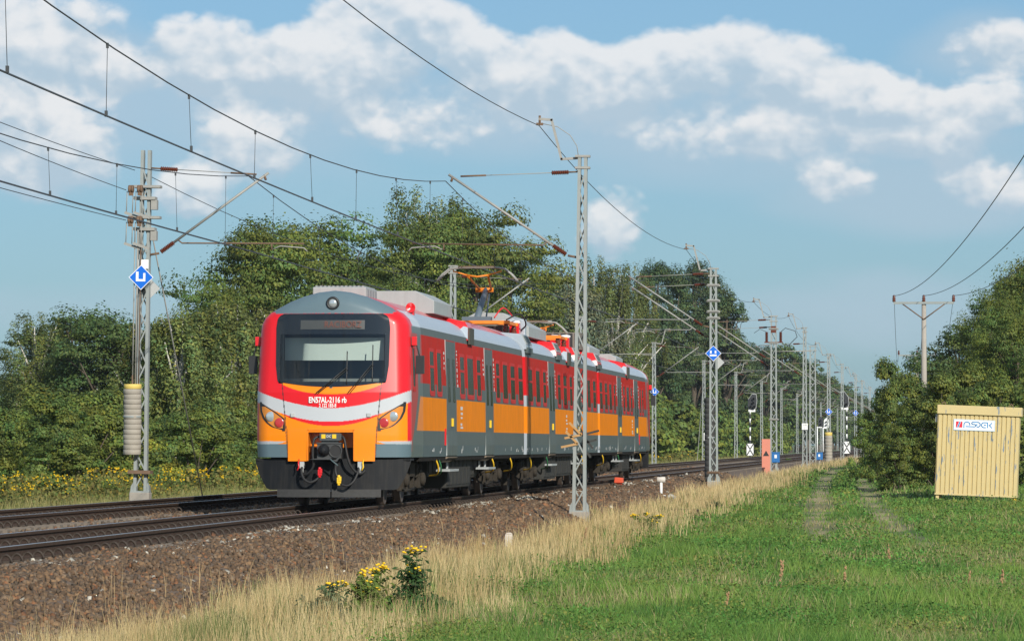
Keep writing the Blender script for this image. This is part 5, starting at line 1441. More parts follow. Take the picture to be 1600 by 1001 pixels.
# ------------------------------------------------------------------ trees
LEAF = {}
def leafmat(nm):
    return mat('foliage_' + nm, (0, 0, 0), .55, attr=True, var=0, spec=.25, trans=.30, objvar=.35)
def leaves_mesh(name, C, N, size, cols, rng, droop=0.0, aspect=.62):
    n = len(C)
    nrm = N / np.maximum(np.linalg.norm(N, axis=1), 1e-6)[:, None]
    ref = rng.normal(size=(n, 3))
    if droop: ref[:, 2] -= droop
    u = ref - (ref * nrm).sum(1)[:, None] * nrm; u /= np.maximum(np.linalg.norm(u, axis=1), 1e-6)[:, None]
    v = np.cross(nrm, u)
    s = size[:, None]
    a = C - u * s * .5; b_ = C + v * s * .5 * aspect - u * s * .05 + nrm * s * .08; c = C + u * s * .5; d = C - v * s * .5 * aspect - u * s * .05 + nrm * s * .08
    V = np.stack([a, b_, c, d], 1).reshape(-1, 3)
    F = np.arange(n * 4).reshape(n, 4)
    return np_mesh(name, V, F, np.repeat(cols, 4, axis=0))
def rot_up(n, rng):
    v = rng.normal(size=(n, 3)); return v / np.linalg.norm(v, axis=1)[:, None]
def crown(kind, H, W, n, leaf, base_col, seed, low=.18):
    """leaf cloud of a crown of total height H (from ground) and width W"""
    r = np.random.default_rng(seed)
    cl = []; zlo = H * low
    if kind == 'broad':
        k = 130
        th = r.uniform(0, 2*np.pi, k); hh = r.uniform(0, 1, k) ** .9
        prof = np.where(hh > .4, np.sqrt(np.clip(1 - ((hh - .4) / .64) ** 2, 0, 1)), .8 + .5 * hh)
        rad = W / 2 * prof * r.uniform(.25, .98, k) * (1 + .22 * np.sin(3 * th + seed) + .12 * np.sin(7 * th + hh * 9))
        cc = np.stack([rad * np.cos(th), rad * np.sin(th), zlo + (H - zlo) * (.08 + .86 * hh)], 1)
        cr = W * r.uniform(.06, .135, k)
        fl = .95
    elif kind == 'poplar':
        k = 80
        th = r.uniform(0, 2*np.pi, k); hh = r.uniform(0, 1, k)
        prof = np.sin(np.pi * np.clip(.12 + .80 * hh, 0, 1)) ** .6 * (1 - .35 * hh)
        rad = W / 2 * prof * r.uniform(.3, 1.0, k)
        cc = np.stack([rad * np.cos(th), rad * np.sin(th), zlo + (H - zlo) * (.05 + .88 * hh)], 1)
        cr = W * r.uniform(.07, .14, k); fl = 1.3
    elif kind == 'birch':
        k = 120
        th = r.uniform(0, 2*np.pi, k); hh = r.uniform(0, 1, k) ** .9
        prof = np.sin(np.pi * np.clip(.16 + .78 * hh, 0, 1)) ** .7
        rad = W / 2 * prof * r.uniform(.25, 1.0, k)
        cc = np.stack([rad * np.cos(th), rad * np.sin(th), zlo + (H - zlo) * (.12 + .86 * hh)], 1)
        cr = W * r.uniform(.04, .085, k); fl = 1.0
    else:                                                     # bush
        k = 60
        th = r.uniform(0, 2*np.pi, k); hh = r.uniform(0, 1, k) ** 1.1
        prof = np.sqrt(np.clip(1 - (hh * .95) ** 2, 0, 1))
        rad = W / 2 * prof * r.uniform(.3, 1.0, k) * (1 + .2 * np.sin(4 * th + seed))
        cc = np.stack([rad * np.cos(th), rad * np.sin(th), H * (.04 + .88 * hh)], 1)
        cr = W * r.uniform(.07, .15, k); fl = .9
    wgt = cr ** 2; wgt /= wgt.sum()
    idx = r.choice(k, n, p=wgt)
    dirs = rot_up(n, r); dirs[:, 2] = np.abs(dirs[:, 2]) * .35 + dirs[:, 2] * .65
    dist = r.uniform(.25, 1, n) ** .5
    off = dirs * (cr[idx] * dist)[:, None] * np.array([1, 1, fl])
    stray = r.random(n) < .07
    off[stray] *= r.uniform(1.0, 1.6, (stray.sum(), 1))
    C = cc[idx] + off
    if kind == 'birch':                                        # hanging twigs
        drop = r.random(n) ** 1.4 * H * .16
        C[:, 2] -= drop; 
    C[:, 2] = np.maximum(C[:, 2], 0.05 if kind == 'bush' else zlo * .6)
    axis = np.stack([C[:, 0], C[:, 1], (C[:, 2] - H * .45) * .6], 1); axis /= np.maximum(np.linalg.norm(axis, axis=1), 1e-6)[:, None]
    Nn = off / np.maximum(np.linalg.norm(off, axis=1), 1e-6)[:, None] * 1.0 + axis * .55 + r.normal(size=(n, 3)) * .38 + np.array([0, 0, .2])
    tone = r.uniform(.62, 1.25, k)[idx] * r.uniform(.7, 1.3, n)
    hue = r.uniform(-.14, .14, k)[idx] + r.normal(size=n) * .10
    cols = np.array(base_col)[None] * tone[:, None] * np.stack([1 + hue * 1.3, 1 + hue * .2, 1 - hue], 1)
    return C, Nn, leaf * r.uniform(.6, 1.4, n), np.clip(cols, .004, .5), cc, cr
M_BARK = mat('grey_brown_bark', (.095, .075, .055), .9, var=.3, scale=6, bump=.5)
M_BIRCHB = mat('white_birch_bark', (.52, .50, .45), .8, var=.15, second=(.05, .05, .045), sec_lo=.58, sec_hi=.62, sec_scale=5)
TREES = {}
def make_tree(key, kind, H, W, n, leaf, col, seed, low=.18, bark=None):
    C, Nn, sz, cols, cc, cr = crown(kind, H, W, n, leaf, col, seed, low)
    me = leaves_mesh('crown', C, Nn, sz, cols, np.random.default_rng(seed + 50), 1.0 if kind == 'birch' else 0, .5 if kind in ('birch', 'willow') else .68)
    me.materials.append(leafmat('leaf'))
    b = MB(); rd = random.Random(seed); tr = H * .018 + .05
    if kind == 'bush':
        for i in range(9):
            j = rd.randrange(len(cc)); e = Vector(cc[j]); b.tube([(rd.uniform(-.2, .2), rd.uniform(-.2, .2), -.3), e * .5 + Vector((0, 0, .2)), e], [.05, .035, .012], 5)
    else:
        top = Vector((rd.uniform(-.05, .05) * W, rd.uniform(-.05, .05) * W, H * .9)); mid = Vector((rd.uniform(-.04, .04) * W, 0, H * .45))
        b.tube([(0, 0, -.6), (0, 0, H * .1), mid, top], [tr * 1.5, tr, tr * .7, .03], 8)
        for i in range(26):
            j = rd.randrange(len(cc)); e = Vector(cc[j]); z0 = min(max(e.z * rd.uniform(.4, .75), H * .12), H * .8); u = z0 / (H * .9)
            s = Vector((0, 0, 0)).lerp(mid, min(1, z0 / (H * .45))) if z0 < H * .45 else mid.lerp(top, (z0 - H * .45) / (H * .45))
            s = Vector((s.x, s.y, z0)); m_ = s.lerp(e, .5) + Vector((0, 0, rd.uniform(0, .05) * H))
            b.tube([s, m_, e], [tr * .42 * (1 - u * .5), tr * .25, .02], 5)
    tm = b.mesh('trunk', bark or M_BARK)
    TREES[key] = (me, tm, H)
G_OAK = (.130, .172, .037); G_DARK = (.092, .140, .038); G_BIR = (.155, .185, .052); G_POP = (.080, .122, .047); G_WIL = (.19, .22, .125); G_BUSH = (.145, .195, .040); G_YEL = (.22, .24, .035)
make_tree('oak_a', 'broad', 12.5, 10.5, 46000, .16, G_OAK, 11, .10)
make_tree('oak_b', 'broad', 16.0, 12.0, 46000, .19, G_OAK, 12, .08)
make_tree('round', 'broad', 9.0, 8.0, 34000, .15, G_DARK, 13, .06)
make_tree('birch_a', 'birch', 15.0, 7.0, 26000, .17, G_BIR, 14, .12, M_BIRCHB)
make_tree('birch_b', 'birch', 8.0, 4.6, 18000, .15, G_BIR, 15, .05, M_BIRCHB)
make_tree('poplar_a', 'poplar', 20.0, 9.5, 34000, .22, G_POP, 16, .10)
make_tree('poplar_b', 'poplar', 19.0, 8.0, 26000, .24, G_POP, 17, .10)
make_tree('willow', 'birch', 13.0, 9.0, 24000, .24, G_WIL, 18, .06)
make_tree('far_a', 'broad', 18.0, 11.0, 9000, .48, G_DARK, 19, .08)
make_tree('far_b', 'poplar', 19.0, 9.0, 8000, .50, G_POP, 20, .06)
make_tree('bush_a', 'bush', 4.5, 5.2, 15000, .14, G_BUSH, 21)
make_tree('bush_b', 'bush', 6.0, 5.5, 18000, .15, (.145, .190, .043), 22)
make_tree('bush_c', 'bush', 2.6, 3.6, 8000, .13, G_YEL, 23)
make_tree('bush_far', 'bush', 5.0, 6.0, 5000, .34, G_BUSH, 24)
def tree(key, x, y, H, label, group=None, wide=1.0, cat='tree', name='tree', zg=None):
    me, tm, H0 = TREES[key]; s = H / H0
    t = thing(name, label, cat, (x, y, gzs(x, y) if zg is None else zg), random.uniform(0, 6.28), group)
    t.scale = (s * wide, s * wide, s)
    inst('crown', me, t); inst('trunk', tm, t)
    return t
def tree_px(key, px, pyt, X, label, group=None, wide=1.0, cat='tree', name='tree'):
    y = YX(px, X); H = ZY(px, pyt, y) + .75
    return tree(key, X, y, H, label, group, wide, cat, name)
# left clump
tree_px('birch_a', 55, 488, -43, 'thin drooping grey green tree at the left end of the clump', None, 1.35)
tree_px('round', 118, 486, -41, 'dark green leafy tree beside the thin drooping one', None, 1.15)
tree_px('round', 172, 495, -38, 'dark green leafy tree behind the anchor mast sign', None, 1.1)
tree_px('round', 10, 590, -60, 'low dark tree far back beyond the thin drooping one', None, 1.1)
tree_px('round', -60, 560, -52, 'leafy tree at the very end of the clump, beyond the low dark tree', None, 1.1)
# birch thicket behind the flowers
for i, (px, py, X) in enumerate(((235, 500, -19.5), (275, 490, -18), (318, 478, -18.5), (362, 470, -18), (398, 490, -18.5), (430, 480, -20))):
    tree_px('birch_b', px, py, X, 'slender young birch in the thicket behind the yellow flowers', 'young birches behind the flowers', 1.15)
# big broad trees
tree_px('oak_a', 400, 338, -26, 'big round crowned deciduous tree left of the cab roof', None, .85)
tree_px('oak_a', 345, 440, -24, 'lower broad tree leaning out left of the big round crown', None, .7)
tree_px('oak_a', 480, 336, -26, 'big round crowned deciduous tree rising behind the cab roof', None, .92)
tree_px('oak_a', 556, 402, -25, 'broad deciduous tree between the two tallest crowns', None, .85)
tree_px('birch_a', 640, 288, -23, 'tall drooping birch topping the crowns behind the first carriage', None, .8)
tree_px('birch_a', 700, 304, -24, 'second drooping birch top beside the tallest birch', None, .8)
tree_px('oak_b', 655, 345, -19, 'wide leafy tree under the birch tops', None, .9)
tree_px('oak_b', 745, 322, -20, 'tall broad tree behind the raised pantograph', None, .92)
tree_px('oak_b', 800, 375, -19, 'leafy broad tree sloping down right of the pantograph', None, .85)
tree_px('oak_b', 612, 432, -18, 'dark broad tree in front of the two tall crowns', None, .8)
tree_px('willow', 868, 425, -18, 'silvery willow like tree behind the spiked mast', None, .9)
tree_px('willow', 905, 452, -16, 'lower silvery tree in front of the drooping birches', None, .9)
tree_px('birch_a', 930, 398, -18, 'yellowish drooping birch beside the spiked mast', None, .9)
tree_px('birch_a', 958, 412, -16.5, 'birch with a white trunk left of the poplars', None, .8)
tree_px('birch_a', 985, 410, -17.5, 'weeping birch at the edge of the poplars', None, .8)
for px, py, X in ((1020, 405, -18), (1052, 412, -17), (1085, 404, -19), (1112, 420, -17)):
    tree_px('poplar_a', px, py, X, 'tall dark poplar behind the mast with the blue diamond', 'poplars', .85)
tree_px('poplar_b', 1135, 440, -15, 'poplar with loose outer branches at the right end of the poplars', None, .9)
for px, py, X in ((1165, 525, -17), (1195, 530, -18), (1222, 537, -17), (1245, 548, -18), (1262, 560, -17), (1285, 575, -17)):
    tree_px('poplar_b' if px % 2 else 'far_a', px, py, X, 'tree of the distant forest edge beyond the poplars', 'distant forest edge', 1.0)
y = 900
while y < 2300:
    tree('far_a' if int(y) % 2 else 'far_b', -18 + random.uniform(-3, 3), y, random.uniform(15, 20), 'tree of the distant forest edge beyond the poplars', 'distant forest edge', 1.1); y += random.uniform(30, 55)
# second row fills the gaps behind
y = 170
while y < 900:
    X = -30 + random.uniform(-4, 4)
    if y > 300: tree('far_a' if random.random() < .6 else 'far_b', X - (8 if y < 300 else 0), y, min(17.5, 6 + y / 45) * random.uniform(.85, 1.0), 'tree filling the forest behind the front row', 'forest behind the front row', 1.0)
    y += random.uniform(14, 24)
# shrubs along the forest foot
y = 118
i = 0
while y < 760:
    X = -16.0 + random.uniform(-1.2, 1.0)
    key = random.choice(['bush_a', 'bush_b', 'bush_a', 'bush_c']) if y < 330 else 'bush_far'
    hh = {'bush_a': 3.6, 'bush_b': 4.6, 'bush_c': 2.3, 'bush_far': 5}[key] * random.uniform(.75, 1.15) * (1.15 if y > 200 else .85)
    tree(key, X, y, hh, 'leafy shrub at the foot of the forest beyond the tracks', 'shrubs along the forest foot', 1.05, 'shrub', 'shrub'); y += random.uniform(3.6, 6.5) if y < 330 else random.uniform(9, 14); i += 1
for px, py, X, key in ((30, 640, -24, 'bush_b'), (80, 600, -23, 'bush_b'), (130, 620, -22, 'bush_a'), (175, 610, -22, 'bush_b'), (-30, 630, -25, 'bush_a'), (110, 650, -20, 'bush_c'), (20, 655, -20, 'bush_a'), (220, 590, -20, 'bush_a')):
    tree_px(key, px, py, X, 'leafy shrub in front of the left tree clump', 'shrubs before the left clump', 1.3, 'shrub', 'shrub')
# far tree line closing the horizon on the left
y = 0
for k in range(16):
    px = -160 + k * 16; d_ = 900 + random.uniform(-60, 60); q = P(px, 690, Y=d_)
    tree('far_a', q.x, d_, random.uniform(5, 8), 'low tree on the far horizon beyond the left clump', 'far horizon trees', 1.6)
# right-hand side
def tree_at(key, px, pyt, Y, label, group=None, wide=1.0, cat='tree', name='tree'):
    q = P(px, 690, Y=Y); H = ZY(px, pyt, Y) - gzs(q.x, Y) 
    return tree(key, q.x, Y, H, label, group, wide, cat, name)
RB = [('bush_b', 1390, 560, 186, .62, 'tall loose bush beside the cart track, right of the masts'), ('bush_a', 1368, 640, 196, .7, 'lowest bush of the right hand thicket, next to the rails'),
      ('bush_b', 1408, 580, 172, .62, 'leafy bush left of the power pole'), ('bush_b', 1432, 592, 165, .75, 'dark bush under the power pole'),
      ('bush_b', 1466, 585, 160, .8, 'dense bush just left of the yellow hut'), ('bush_a', 1408, 665, 160, .7, 'low bush in front of the power pole bushes'),
      ('bush_b', 1500, 572, 164, .85, 'dense green bush behind the yellow hut roof'), ('bush_b', 1545, 592, 162, .9, 'broad bush behind the yellow hut'), ('bush_a', 1600, 590, 172, 1.0, 'bush on the far side of the yellow hut')]
for key, px, py, Y, wd, lab in RB: tree_at(key, px, py, Y, lab, None, wd, 'shrub', 'shrub')
for key, px, py, Y, wd, lab in (('round', 1500, 512, 260, 1.0, 'grey green tree right of the power pole'), ('oak_a', 1562, 452, 215, .62, 'olive green tree rising above the yellow hut'),
                                ('oak_a', 1625, 392, 225, .8, 'tall dark tree at the right edge above the hut'), ('oak_a', 1588, 412, 260, .55, 'dark tree top left of the tallest right tree'), ('oak_a', 1592, 480, 200, .7, 'green tree close behind the yellow hut'), ('oak_a', 1680, 400, 220, .9, 'big tree to the right of the tallest right tree'),
                                ('round', 1475, 560, 330, .9, 'rounded tree behind the bushes by the power pole')):
    tree_at(key, px, py, Y, lab, None, wd)
y = 215
while y < 700:
    X = 10.2 + random.uniform(-.5, 1.2) - (y - 215) * .002
    tree('bush_far', X + 2.2, y, random.uniform(3.5, 5.5), 'bush of the hedge running on beyond the power pole', 'hedge beyond the power pole', .8, 'shrub', 'shrub'); y += random.uniform(9, 14)
# ------------------------------------------------------------------ grass
def blades(name, X, Y, Z, h, w, cols, lean, seed, tipcol=None):
    r = np.random.default_rng(seed); n = len(X)
    th = r.uniform(0, np.pi, n) * .8 + .1 - np.pi * .5 + np.pi * .5
    side = np.stack([np.cos(th) * .8 + .4, np.sin(th) * .5, np.zeros(n)], 1); side /= np.linalg.norm(side, axis=1)[:, None]
    la = r.uniform(0, 2*np.pi, n); lv = np.stack([np.cos(la), np.sin(la), np.zeros(n)], 1) * (lean * h * r.uniform(.2, 1.2, n))[:, None]
    B = np.stack([X, Y, Z], 1); up = np.array([0, 0, 1.0])
    m = B + up * (h * .55)[:, None] + lv * .35; t = B + up * h[:, None] + lv
    V = np.stack([B - side * (w * .5)[:, None], B + side * (w * .5)[:, None], m + side * (w * .42)[:, None], m - side * (w * .42)[:, None], t], 1).reshape(-1, 3)
    k = np.arange(n)[:, None] * 5
    F = np.concatenate([k + np.array([0, 1, 2]), k + np.array([0, 2, 3]), k + np.array([3, 2, 4])], 1).reshape(-1, 3)
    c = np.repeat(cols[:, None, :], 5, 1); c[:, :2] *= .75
    if tipcol is not None: c[:, 4] = tipcol
    me = np_mesh(name, V, F, c.reshape(-1, 3))
    me.materials.append(mat('grass_blade', (0, 0, 0), .6, attr=True, var=0, spec=.2, trans=.35))
    o = bpy.data.objects.new(name, me); COL.objects.link(o); return tag(o, kind='stuff')
def vis_sample(n, xlo, xhi, y0, y1, seed):
    """points spread so that every distance gets a similar share of the picture"""
    r = np.random.default_rng(seed)
    u = r.random(n); Y = 1 / (1 / y0 + (1 / y1 - 1 / y0) * u)
    a_ = np.maximum(xlo, 11.14 - 1463 * Y / FPX - 1.5); c_ = np.minimum(xhi, 11.14 + 137 * Y / FPX + 2.5)
    X = a_ + (c_ - a_) * r.random(n)
    return X, Y
def dryedge(Y): return np.interp(Y, [40, 70, 110, 170, 230, 400], [5.6, 4.9, 4.9, 5.0, 4.2, 4.0]) + (vnoise(Y / 4, Y * 0, 33) - .5) * 1.5 + (vnoise(Y / 1.3, Y * 0 + 3, 38) - .5) * .7
# meadow
n = 150000
X, Y = vis_sample(n, 3.9, 40, 37, 330, 1)
r = np.random.default_rng(2)
keep = X > dryedge(Y) + r.normal(size=n) * .6 - .25
rd_ = rut_dist(X, Y); keep &= (rd_ > .32) | (r.random(n) < .12 + .8 * vnoise(X / .5, Y / 2.2, 61) ** 1.5 * 0 + np.clip(1.05 - (vnoise(X / .5, Y / 2.2, 61) * 1.6 - .1), 0, .9) * .8 + .25)
X, Y = X[keep], Y[keep]; n = len(X)
pn = vnoise(X / 1.1, Y / 3.2, 21) * .6 + vnoise(X / .4, Y / 1.1, 22) * .4
h = (.09 + .22 * pn ** 1.5) * r.uniform(.5, 1.6, n) * np.interp(rut_dist(X, Y), [0, .4, .9], [.35, .6, 1])
h *= np.where((np.abs(X - 11.2 - .9) < 2.6) & (Y > KY - 4) & (Y < KY + 2.5), .22, 1)
w = .008 * (Y / 48) ** .9 * r.uniform(.8, 1.7, n)
gA, gB, gC = np.array([.072, .172, .032]), np.array([.18, .28, .056]), np.array([.33, .30, .14])
f = np.clip(vnoise(X / .9, Y / 2.4, 23) * 1.5 - .25 + r.normal(size=n) * .16, 0, 1)[:, None]
c = gA * (1 - f) + gB * f
dry = (np.clip(vnoise(X / 1.6, Y / 4.0, 24) * 3.0 - 1.95, 0, .55) + .04) > r.random(n)
c[dry] = gC * r.uniform(.7, 1.2, (dry.sum(), 1))
c *= r.uniform(.7, 1.3, (n, 1))
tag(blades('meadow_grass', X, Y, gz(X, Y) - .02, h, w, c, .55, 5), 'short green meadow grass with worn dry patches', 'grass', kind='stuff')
# leafy clover between the grass
n = 205000
X, Y = vis_sample(n, 4.2, 40, 38, 260, 11); r = np.random.default_rng(12)
keep = (X > dryedge(Y) + .1 + r.normal(size=n) * .3) & (rut_dist(X, Y) > .4) & (vnoise(X / .8, Y / 2.3, 25) + r.normal(size=n) * .12 > .30) & ~((np.abs(X - 12.1) < 2.4) & (Y > KY - 3) & (Y < KY + 2.5))
X, Y = X[keep], Y[keep]; n = len(X)
pn = vnoise(X / .8, Y / 2.3, 25)
Z = gz(X, Y) + r.uniform(.02, 1, n) * (.09 + .34 * np.clip(pn - .25, 0, 1))
C = np.stack([X, Y, Z], 1); N_ = r.normal(size=(n, 3)) * .7 + np.array([.1, -.35, .9])
cc = np.array([.082, .200, .038])[None] * r.uniform(.55, 1.5, (n, 1)) * (.75 + .5 * vnoise(X / 1.5, Y / 4, 26))[:, None]
yl = np.clip(vnoise(X / 1.2, Y / 3.4, 27) * 2 - .75 + r.normal(size=n) * .15, 0, 1)[:, None]
cc = cc * (1 - yl) + np.array([.17, .235, .055])[None] * yl * r.uniform(.6, 1.3, (n, 1))
cc = cc * np.stack([r.uniform(.8, 1.5, n), np.ones(n), np.ones(n)], 1)
me = leaves_mesh('meadow_clover', C, N_, .034 * (Y / 50) ** .8 * r.uniform(.6, 1.5, n), cc, r)
me.materials.append(mat('clover_leaf', (0, 0, 0), .6, attr=True, var=0, spec=.2, trans=.3))
o = bpy.data.objects.new('meadow_clover', me); COL.objects.link(o); tag(o, 'low leafy clover growing through the meadow', 'clover', kind='stuff')
# tall dry grass along the ballast foot
n = 150000
X, Y = vis_sample(n, 2.3, 6.4, 34, 420, 31); r = np.random.default_rng(32)
lo_edge = 3.05 + (vnoise(Y / 3, Y * 0, 34) - .5) * .9
dens = np.clip((X - lo_edge) / .5 + .15, 0.0, 1) * np.clip((dryedge(Y) + .75 - X) / 1.3, 0, 1) * np.clip(vnoise(X / .55, Y / 1.6, 39) * 2.2 - .15, .12, 1)
keep = r.random(n) < dens
X, Y, lo_edge = X[keep], Y[keep], lo_edge[keep]; n = len(X)
Zg = np.maximum(gz(X, Y), np.where(X < 3.75, bz(X), -9))
clump = vnoise(X / .5, Y / 1.3, 35)
h = (.22 + .42 * clump) * r.uniform(.5, 1.35, n) * np.interp(X - lo_edge, [-.6, 0, .8], [.45, .7, 1])
w = .0055 * (Y / 48) ** .85 * r.uniform(.7, 1.5, n)
f = np.clip(vnoise(X / .7, Y / 2.0, 36) + r.normal(size=n) * .25, 0, 1)[:, None]
c = np.array([.46, .33, .15]) * (1 - f) + np.array([.66, .54, .29]) * f
gr = r.random(n) < (.20 + np.interp(Y, [36, 75], [.18, 0]) + .65 * np.clip(vnoise(X / .9, Y / 2.6, 37) * 2 - 1, 0, 1)); c[gr] = np.array([.16, .20, .065]) * r.uniform(.7, 1.3, (gr.sum(), 1)); h[gr] *= .75
for px_, pyb_ in ((645, 955), (570, 965), (590, 955), (520, 965), (495, 985), (690, 965)):
    q_ = P(px_, pyb_, Z=-.82); h *= np.where((np.abs(X - q_.x) < .28) & (Y > q_.y - 5) & (Y < q_.y + .3), .42, 1)
c *= r.uniform(.75, 1.2, (n, 1))
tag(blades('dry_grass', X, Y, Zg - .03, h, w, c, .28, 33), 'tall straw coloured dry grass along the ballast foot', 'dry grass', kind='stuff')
# single long stalks leaning out over the ballast
n = 1500; X, Y = vis_sample(n, 2.4, 3.9, 36, 200, 71); r = np.random.default_rng(72)
keep = r.random(n) < np.clip((X - 1.9) / 1.6, 0, 1) * np.clip(vnoise(X / .6, Y / 2, 73) * 2.4 - .5, .05, 1); X, Y = X[keep], Y[keep]; n = len(X)
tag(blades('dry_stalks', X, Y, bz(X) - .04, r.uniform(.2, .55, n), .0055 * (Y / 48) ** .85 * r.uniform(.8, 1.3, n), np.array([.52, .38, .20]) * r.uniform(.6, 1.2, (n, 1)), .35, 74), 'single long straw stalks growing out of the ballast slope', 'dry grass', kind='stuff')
# far bank: grass beyond the second track
n = 66000
r = np.random.default_rng(41)
Y = 1 / (1 / 78 + (1 / 600 - 1 / 78) * r.random(n)); X = -7.3 - r.random(n) ** 1.2 * 9.5
Zg = np.maximum(gz(X, Y), np.where(X > TRK2 - 3.2, bz(X), -9))
h = (.25 + .35 * vnoise(X / .8, Y / 2, 42)) * r.uniform(.5, 1.4, n); w = .011 * (Y / 100) ** .9 * r.uniform(.7, 1.5, n)
f = np.clip(vnoise(X / 1.4, Y / 4, 43) + r.normal(size=n) * .25, 0, 1)[:, None]
c = np.array([.38, .32, .14]) * (1 - f) + np.array([.16, .20, .058]) * f; c *= r.uniform(.75, 1.25, (n, 1))
tag(blades('far_bank_grass', X, Y, Zg - .03, h, w, c, .35, 44), 'mixed dry and green grass on the bank beyond the second track', 'grass', kind='stuff')
# tansy meadow in flower: stems with leaves and yellow heads, uncountable
n = 5200; r = np.random.default_rng(51)
Y = 1 / (1 / 95 + (1 / 480 - 1 / 95) * r.random(n)); X = -12.0 - r.random(n) * 4.2
patch = vnoise(X / 2.2, Y / 5.5, 52); keep = patch > .34; X, Y = X[keep], Y[keep]; n = len(X)
H = r.uniform(.6, 1.2, n); Zg = gz(X, Y)
K = 16
Cx = np.repeat(X, K) + r.normal(size=n * K) * .10; Cy = np.repeat(Y, K) + r.normal(size=n * K) * .10; u = r.random(n * K)
Cz = np.repeat(Zg, K) + u * np.repeat(H, K) * .95
tansy = np.array([.115, .150, .040])[None] * r.uniform(.6, 1.6, (n * K, 1)) * np.stack([r.uniform(.9, 1.7, n * K), np.ones(n * K), np.ones(n * K)], 1)
me = leaves_mesh('wildflower_leaves', np.stack([Cx, Cy, Cz], 1), r.normal(size=(n * K, 3)) + np.array([.2, -.6, .5]), .11 * np.clip(np.repeat(Y, K) / 130, .8, 2.5) * r.uniform(.6, 1.4, n * K), tansy, r)
me.materials.append(mat('clover_leaf', (0, 0, 0))); o = bpy.data.objects.new('wildflower_leaves', me); COL.objects.link(o); tag(o, 'leafy stems of the flower meadow before the forest', 'wildflowers', kind='stuff')
K = 5; sel = r.random(n) < .24; m_ = sel.sum()
Cx = np.repeat(X[sel], K) + r.normal(size=m_ * K) * .07; Cy = np.repeat(Y[sel], K) + r.normal(size=m_ * K) * .07; Cz = np.repeat((Zg + H)[sel], K) + r.uniform(-.10, .05, m_ * K)
yel = np.array([.72, .47, .015])[None] * r.uniform(.7, 1.1, (m_ * K, 1))
me = leaves_mesh('yellow_flower_heads', np.stack([Cx, Cy, Cz], 1), r.normal(size=(m_ * K, 3)) * .4 + np.array([.2, -.6, .6]), .062 * np.clip(np.repeat(Y[sel], K) / 120, .8, 2.2) * r.uniform(.6, 1.3, m_ * K), yel, r, aspect=.9)
me.materials.append(mat('clover_leaf', (0, 0, 0))); o = bpy.data.objects.new('yellow_flower_heads', me); COL.objects.link(o); tag(o, 'yellow flower heads scattered over the meadow before the forest', 'wildflowers', kind='stuff')

# ------------------------------------------------------------------ single plants in the dry grass
def plant(px, pyb, pyt, nst, label, flowers, seed, leafc, spread=.14, grp=None, cat='plant'):
    q = P(px, pyb, Z=-.82); x, y = q.x, q.y; zg = max(gzs(x, y), float(bz(np.array([x]))[0]) if x < 3.75 else -9)
    Hh = ZY(px, pyt, y) - zg; r = np.random.default_rng(seed)
    t = thing('flowering_plant' if flowers else 'weed_plant', label, cat, (x, y, zg), 0, grp)
    b = MB(); LC, LN, FC = [], [], []
    for s in range(nst):
        a_ = r.uniform(0, 6.28); e = Vector((math.cos(a_) * spread * r.uniform(.3, 1.2), math.sin(a_) * spread * .7, Hh * r.uniform(.6, 1.0)))
        m2 = Vector((e.x * .3, e.y * .3, e.z * .5)); b.tube([(e.x * .1, e.y * .1, -.05), m2, e], [.007, .006, .004], 5)
        for k in range(28):
            u = r.uniform(.08, .93); p = (m2 * (u / .5)) if u < .5 else m2.lerp(e, (u - .5) / .5)
            an = r.uniform(0, 6.28); l = .14 * (1.2 - u)
            for j in range(3):
                LC.append((p.x + math.cos(an) * l * (j + 1) / 1.6, p.y + math.sin(an) * l * (j + 1) / 1.6, p.z + .02 * j)); LN.append((math.cos(an) * .3, math.sin(an) * .3 - .3, .8))
        if flowers:
            for k in range(10 if e.z > Hh * .86 else (3 if s % 2 else 0)): FC.append((e.x + r.normal() * .045, e.y + r.normal() * .04, e.z + r.uniform(-.05, .02)))
    b.build('stem', mat('plant_stem', (.10, .13, .035), .7), t, fixn=False)
    LC = np.array(LC); LN = np.array(LN) + r.normal(size=(len(LN), 3)) * .35
    me = leaves_mesh('leaf', LC, LN, np.full(len(LC), .078) * r.uniform(.6, 1.4, len(LC)), np.array(leafc)[None] * r.uniform(.6, 1.5, (len(LC), 1)), r, aspect=.42)
    me.materials.append(mat('clover_leaf', (0, 0, 0))); inst('foliage', me, t)
    if flowers:
        b = MB()
        for p in FC: b.lathe([(.006, -.012), (.019, -.004), (.019, .006), (.010, .012)], p, 'Z', 7)
        tag(b.build('flower_heads', mat('tansy_yellow', (.78, .50, .012), .7, var=.15, scale=20), t, fixn=False), kind='stuff')
    return t
GD = (.040, .085, .026); GY = (.105, .150, .030)
plant(645, 955, 846, 9, 'tall dark green plant crowned with many yellow flower heads in the dry grass', True, 1, GD, .13)
plant(570, 965, 886, 6, 'shorter yellow flowered plant left of the tall one', True, 2, GY, .12)
plant(590, 955, 878, 3, 'thin yellow flowered stalks between the two bushy flowering plants', True, 3, GY, .12)
plant(520, 965, 908, 4, 'small yellow flowered weed at the left of the flowering group', True, 4, (.07, .11, .05), .15)
plant(495, 985, 930, 6, 'grey green leafy weed without flowers in the dry grass', False, 5, (.075, .11, .06), .18)
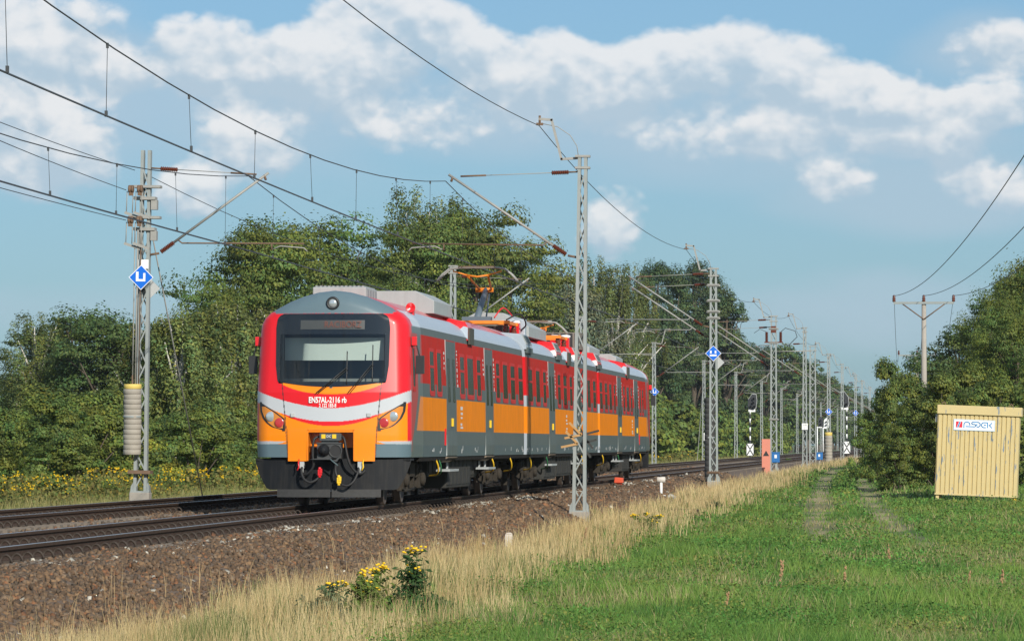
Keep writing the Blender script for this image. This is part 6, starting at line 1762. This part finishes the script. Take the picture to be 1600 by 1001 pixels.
plant(690, 965, 925, 6, 'low green weed right of the tall flowering plant', False, 6, GD, .2)
plant(1010, 838, 800, 7, 'yellowish weed with small flowers near the old timber', True, 7, GY, .35)
plant(1118, 808, 775, 5, 'dark upright weed at the meadow edge below the masts', False, 8, (.06, .09, .04), .2)
plant(345, 995, 950, 7, 'low green weed at the edge of the ballast', False, 9, (.07, .11, .04), .25)
plant(1232, 735, 715, 6, 'pale green weed beside the salmon board', False, 10, GY, .4)
rs = random.Random(9)
for i in range(9):
    px = rs.uniform(900, 1590); py = rs.uniform(850, 990)
    q = P(px, py, Z=-.85); hh = rs.uniform(.3, .55)
    t = thing('seeding_dock', 'brown seeding dock stalk standing above the meadow grass', 'plant', (q.x, q.y, gzs(q.x, q.y)), 0, 'dock stalks in the meadow')
    b = MB(); lx = rs.uniform(-.06, .06); b.tube([(0, 0, -.05), (lx * .4, 0, hh * .6), (lx, 0, hh)], .005, 5); b.build('stem', mat('dock_stem', (.30, .23, .11), .8), t, fixn=False)
    b = MB()
    for k in range(16):
        u = rs.uniform(.5, 1); b.lathe([(.004, -.02), (.014, 0), (.004, .022)], (lx * u + rs.uniform(-.022, .022) * (1.4 - u), rs.uniform(-.02, .02), hh * u), 'Z', 5)
    b.build('seed_head', mat('dock_seed', (.33, .20, .10), .9, var=.2), t, fixn=False)
# ------------------------------------------------------------------ air
HAZE = 0.00008
if HAZE > 0:
    b = MB(); b.box((-880, -25, -2.2), (880, 2600, 26))
    hz = b.build('haze', [], None)
    hm = bpy.data.materials.new('thin_summer_haze'); hm.use_nodes = True
    t_ = hm.node_tree; t_.nodes.clear(); h_ = NG(t_)
    o_ = h_.new('ShaderNodeOutputMaterial'); pv = h_.new('ShaderNodeVolumePrincipled')
    pv.inputs['Color'].default_value = (.80, .88, .95, 1); pv.inputs['Density'].default_value = HAZE; pv.inputs['Anisotropy'].default_value = .2
    t_.links.new(pv.outputs[0], o_.inputs['Volume'])
    hz.data.materials.append(hm); tag(hz, 'thin pale summer haze over the whole scene', 'haze', kind='stuff')
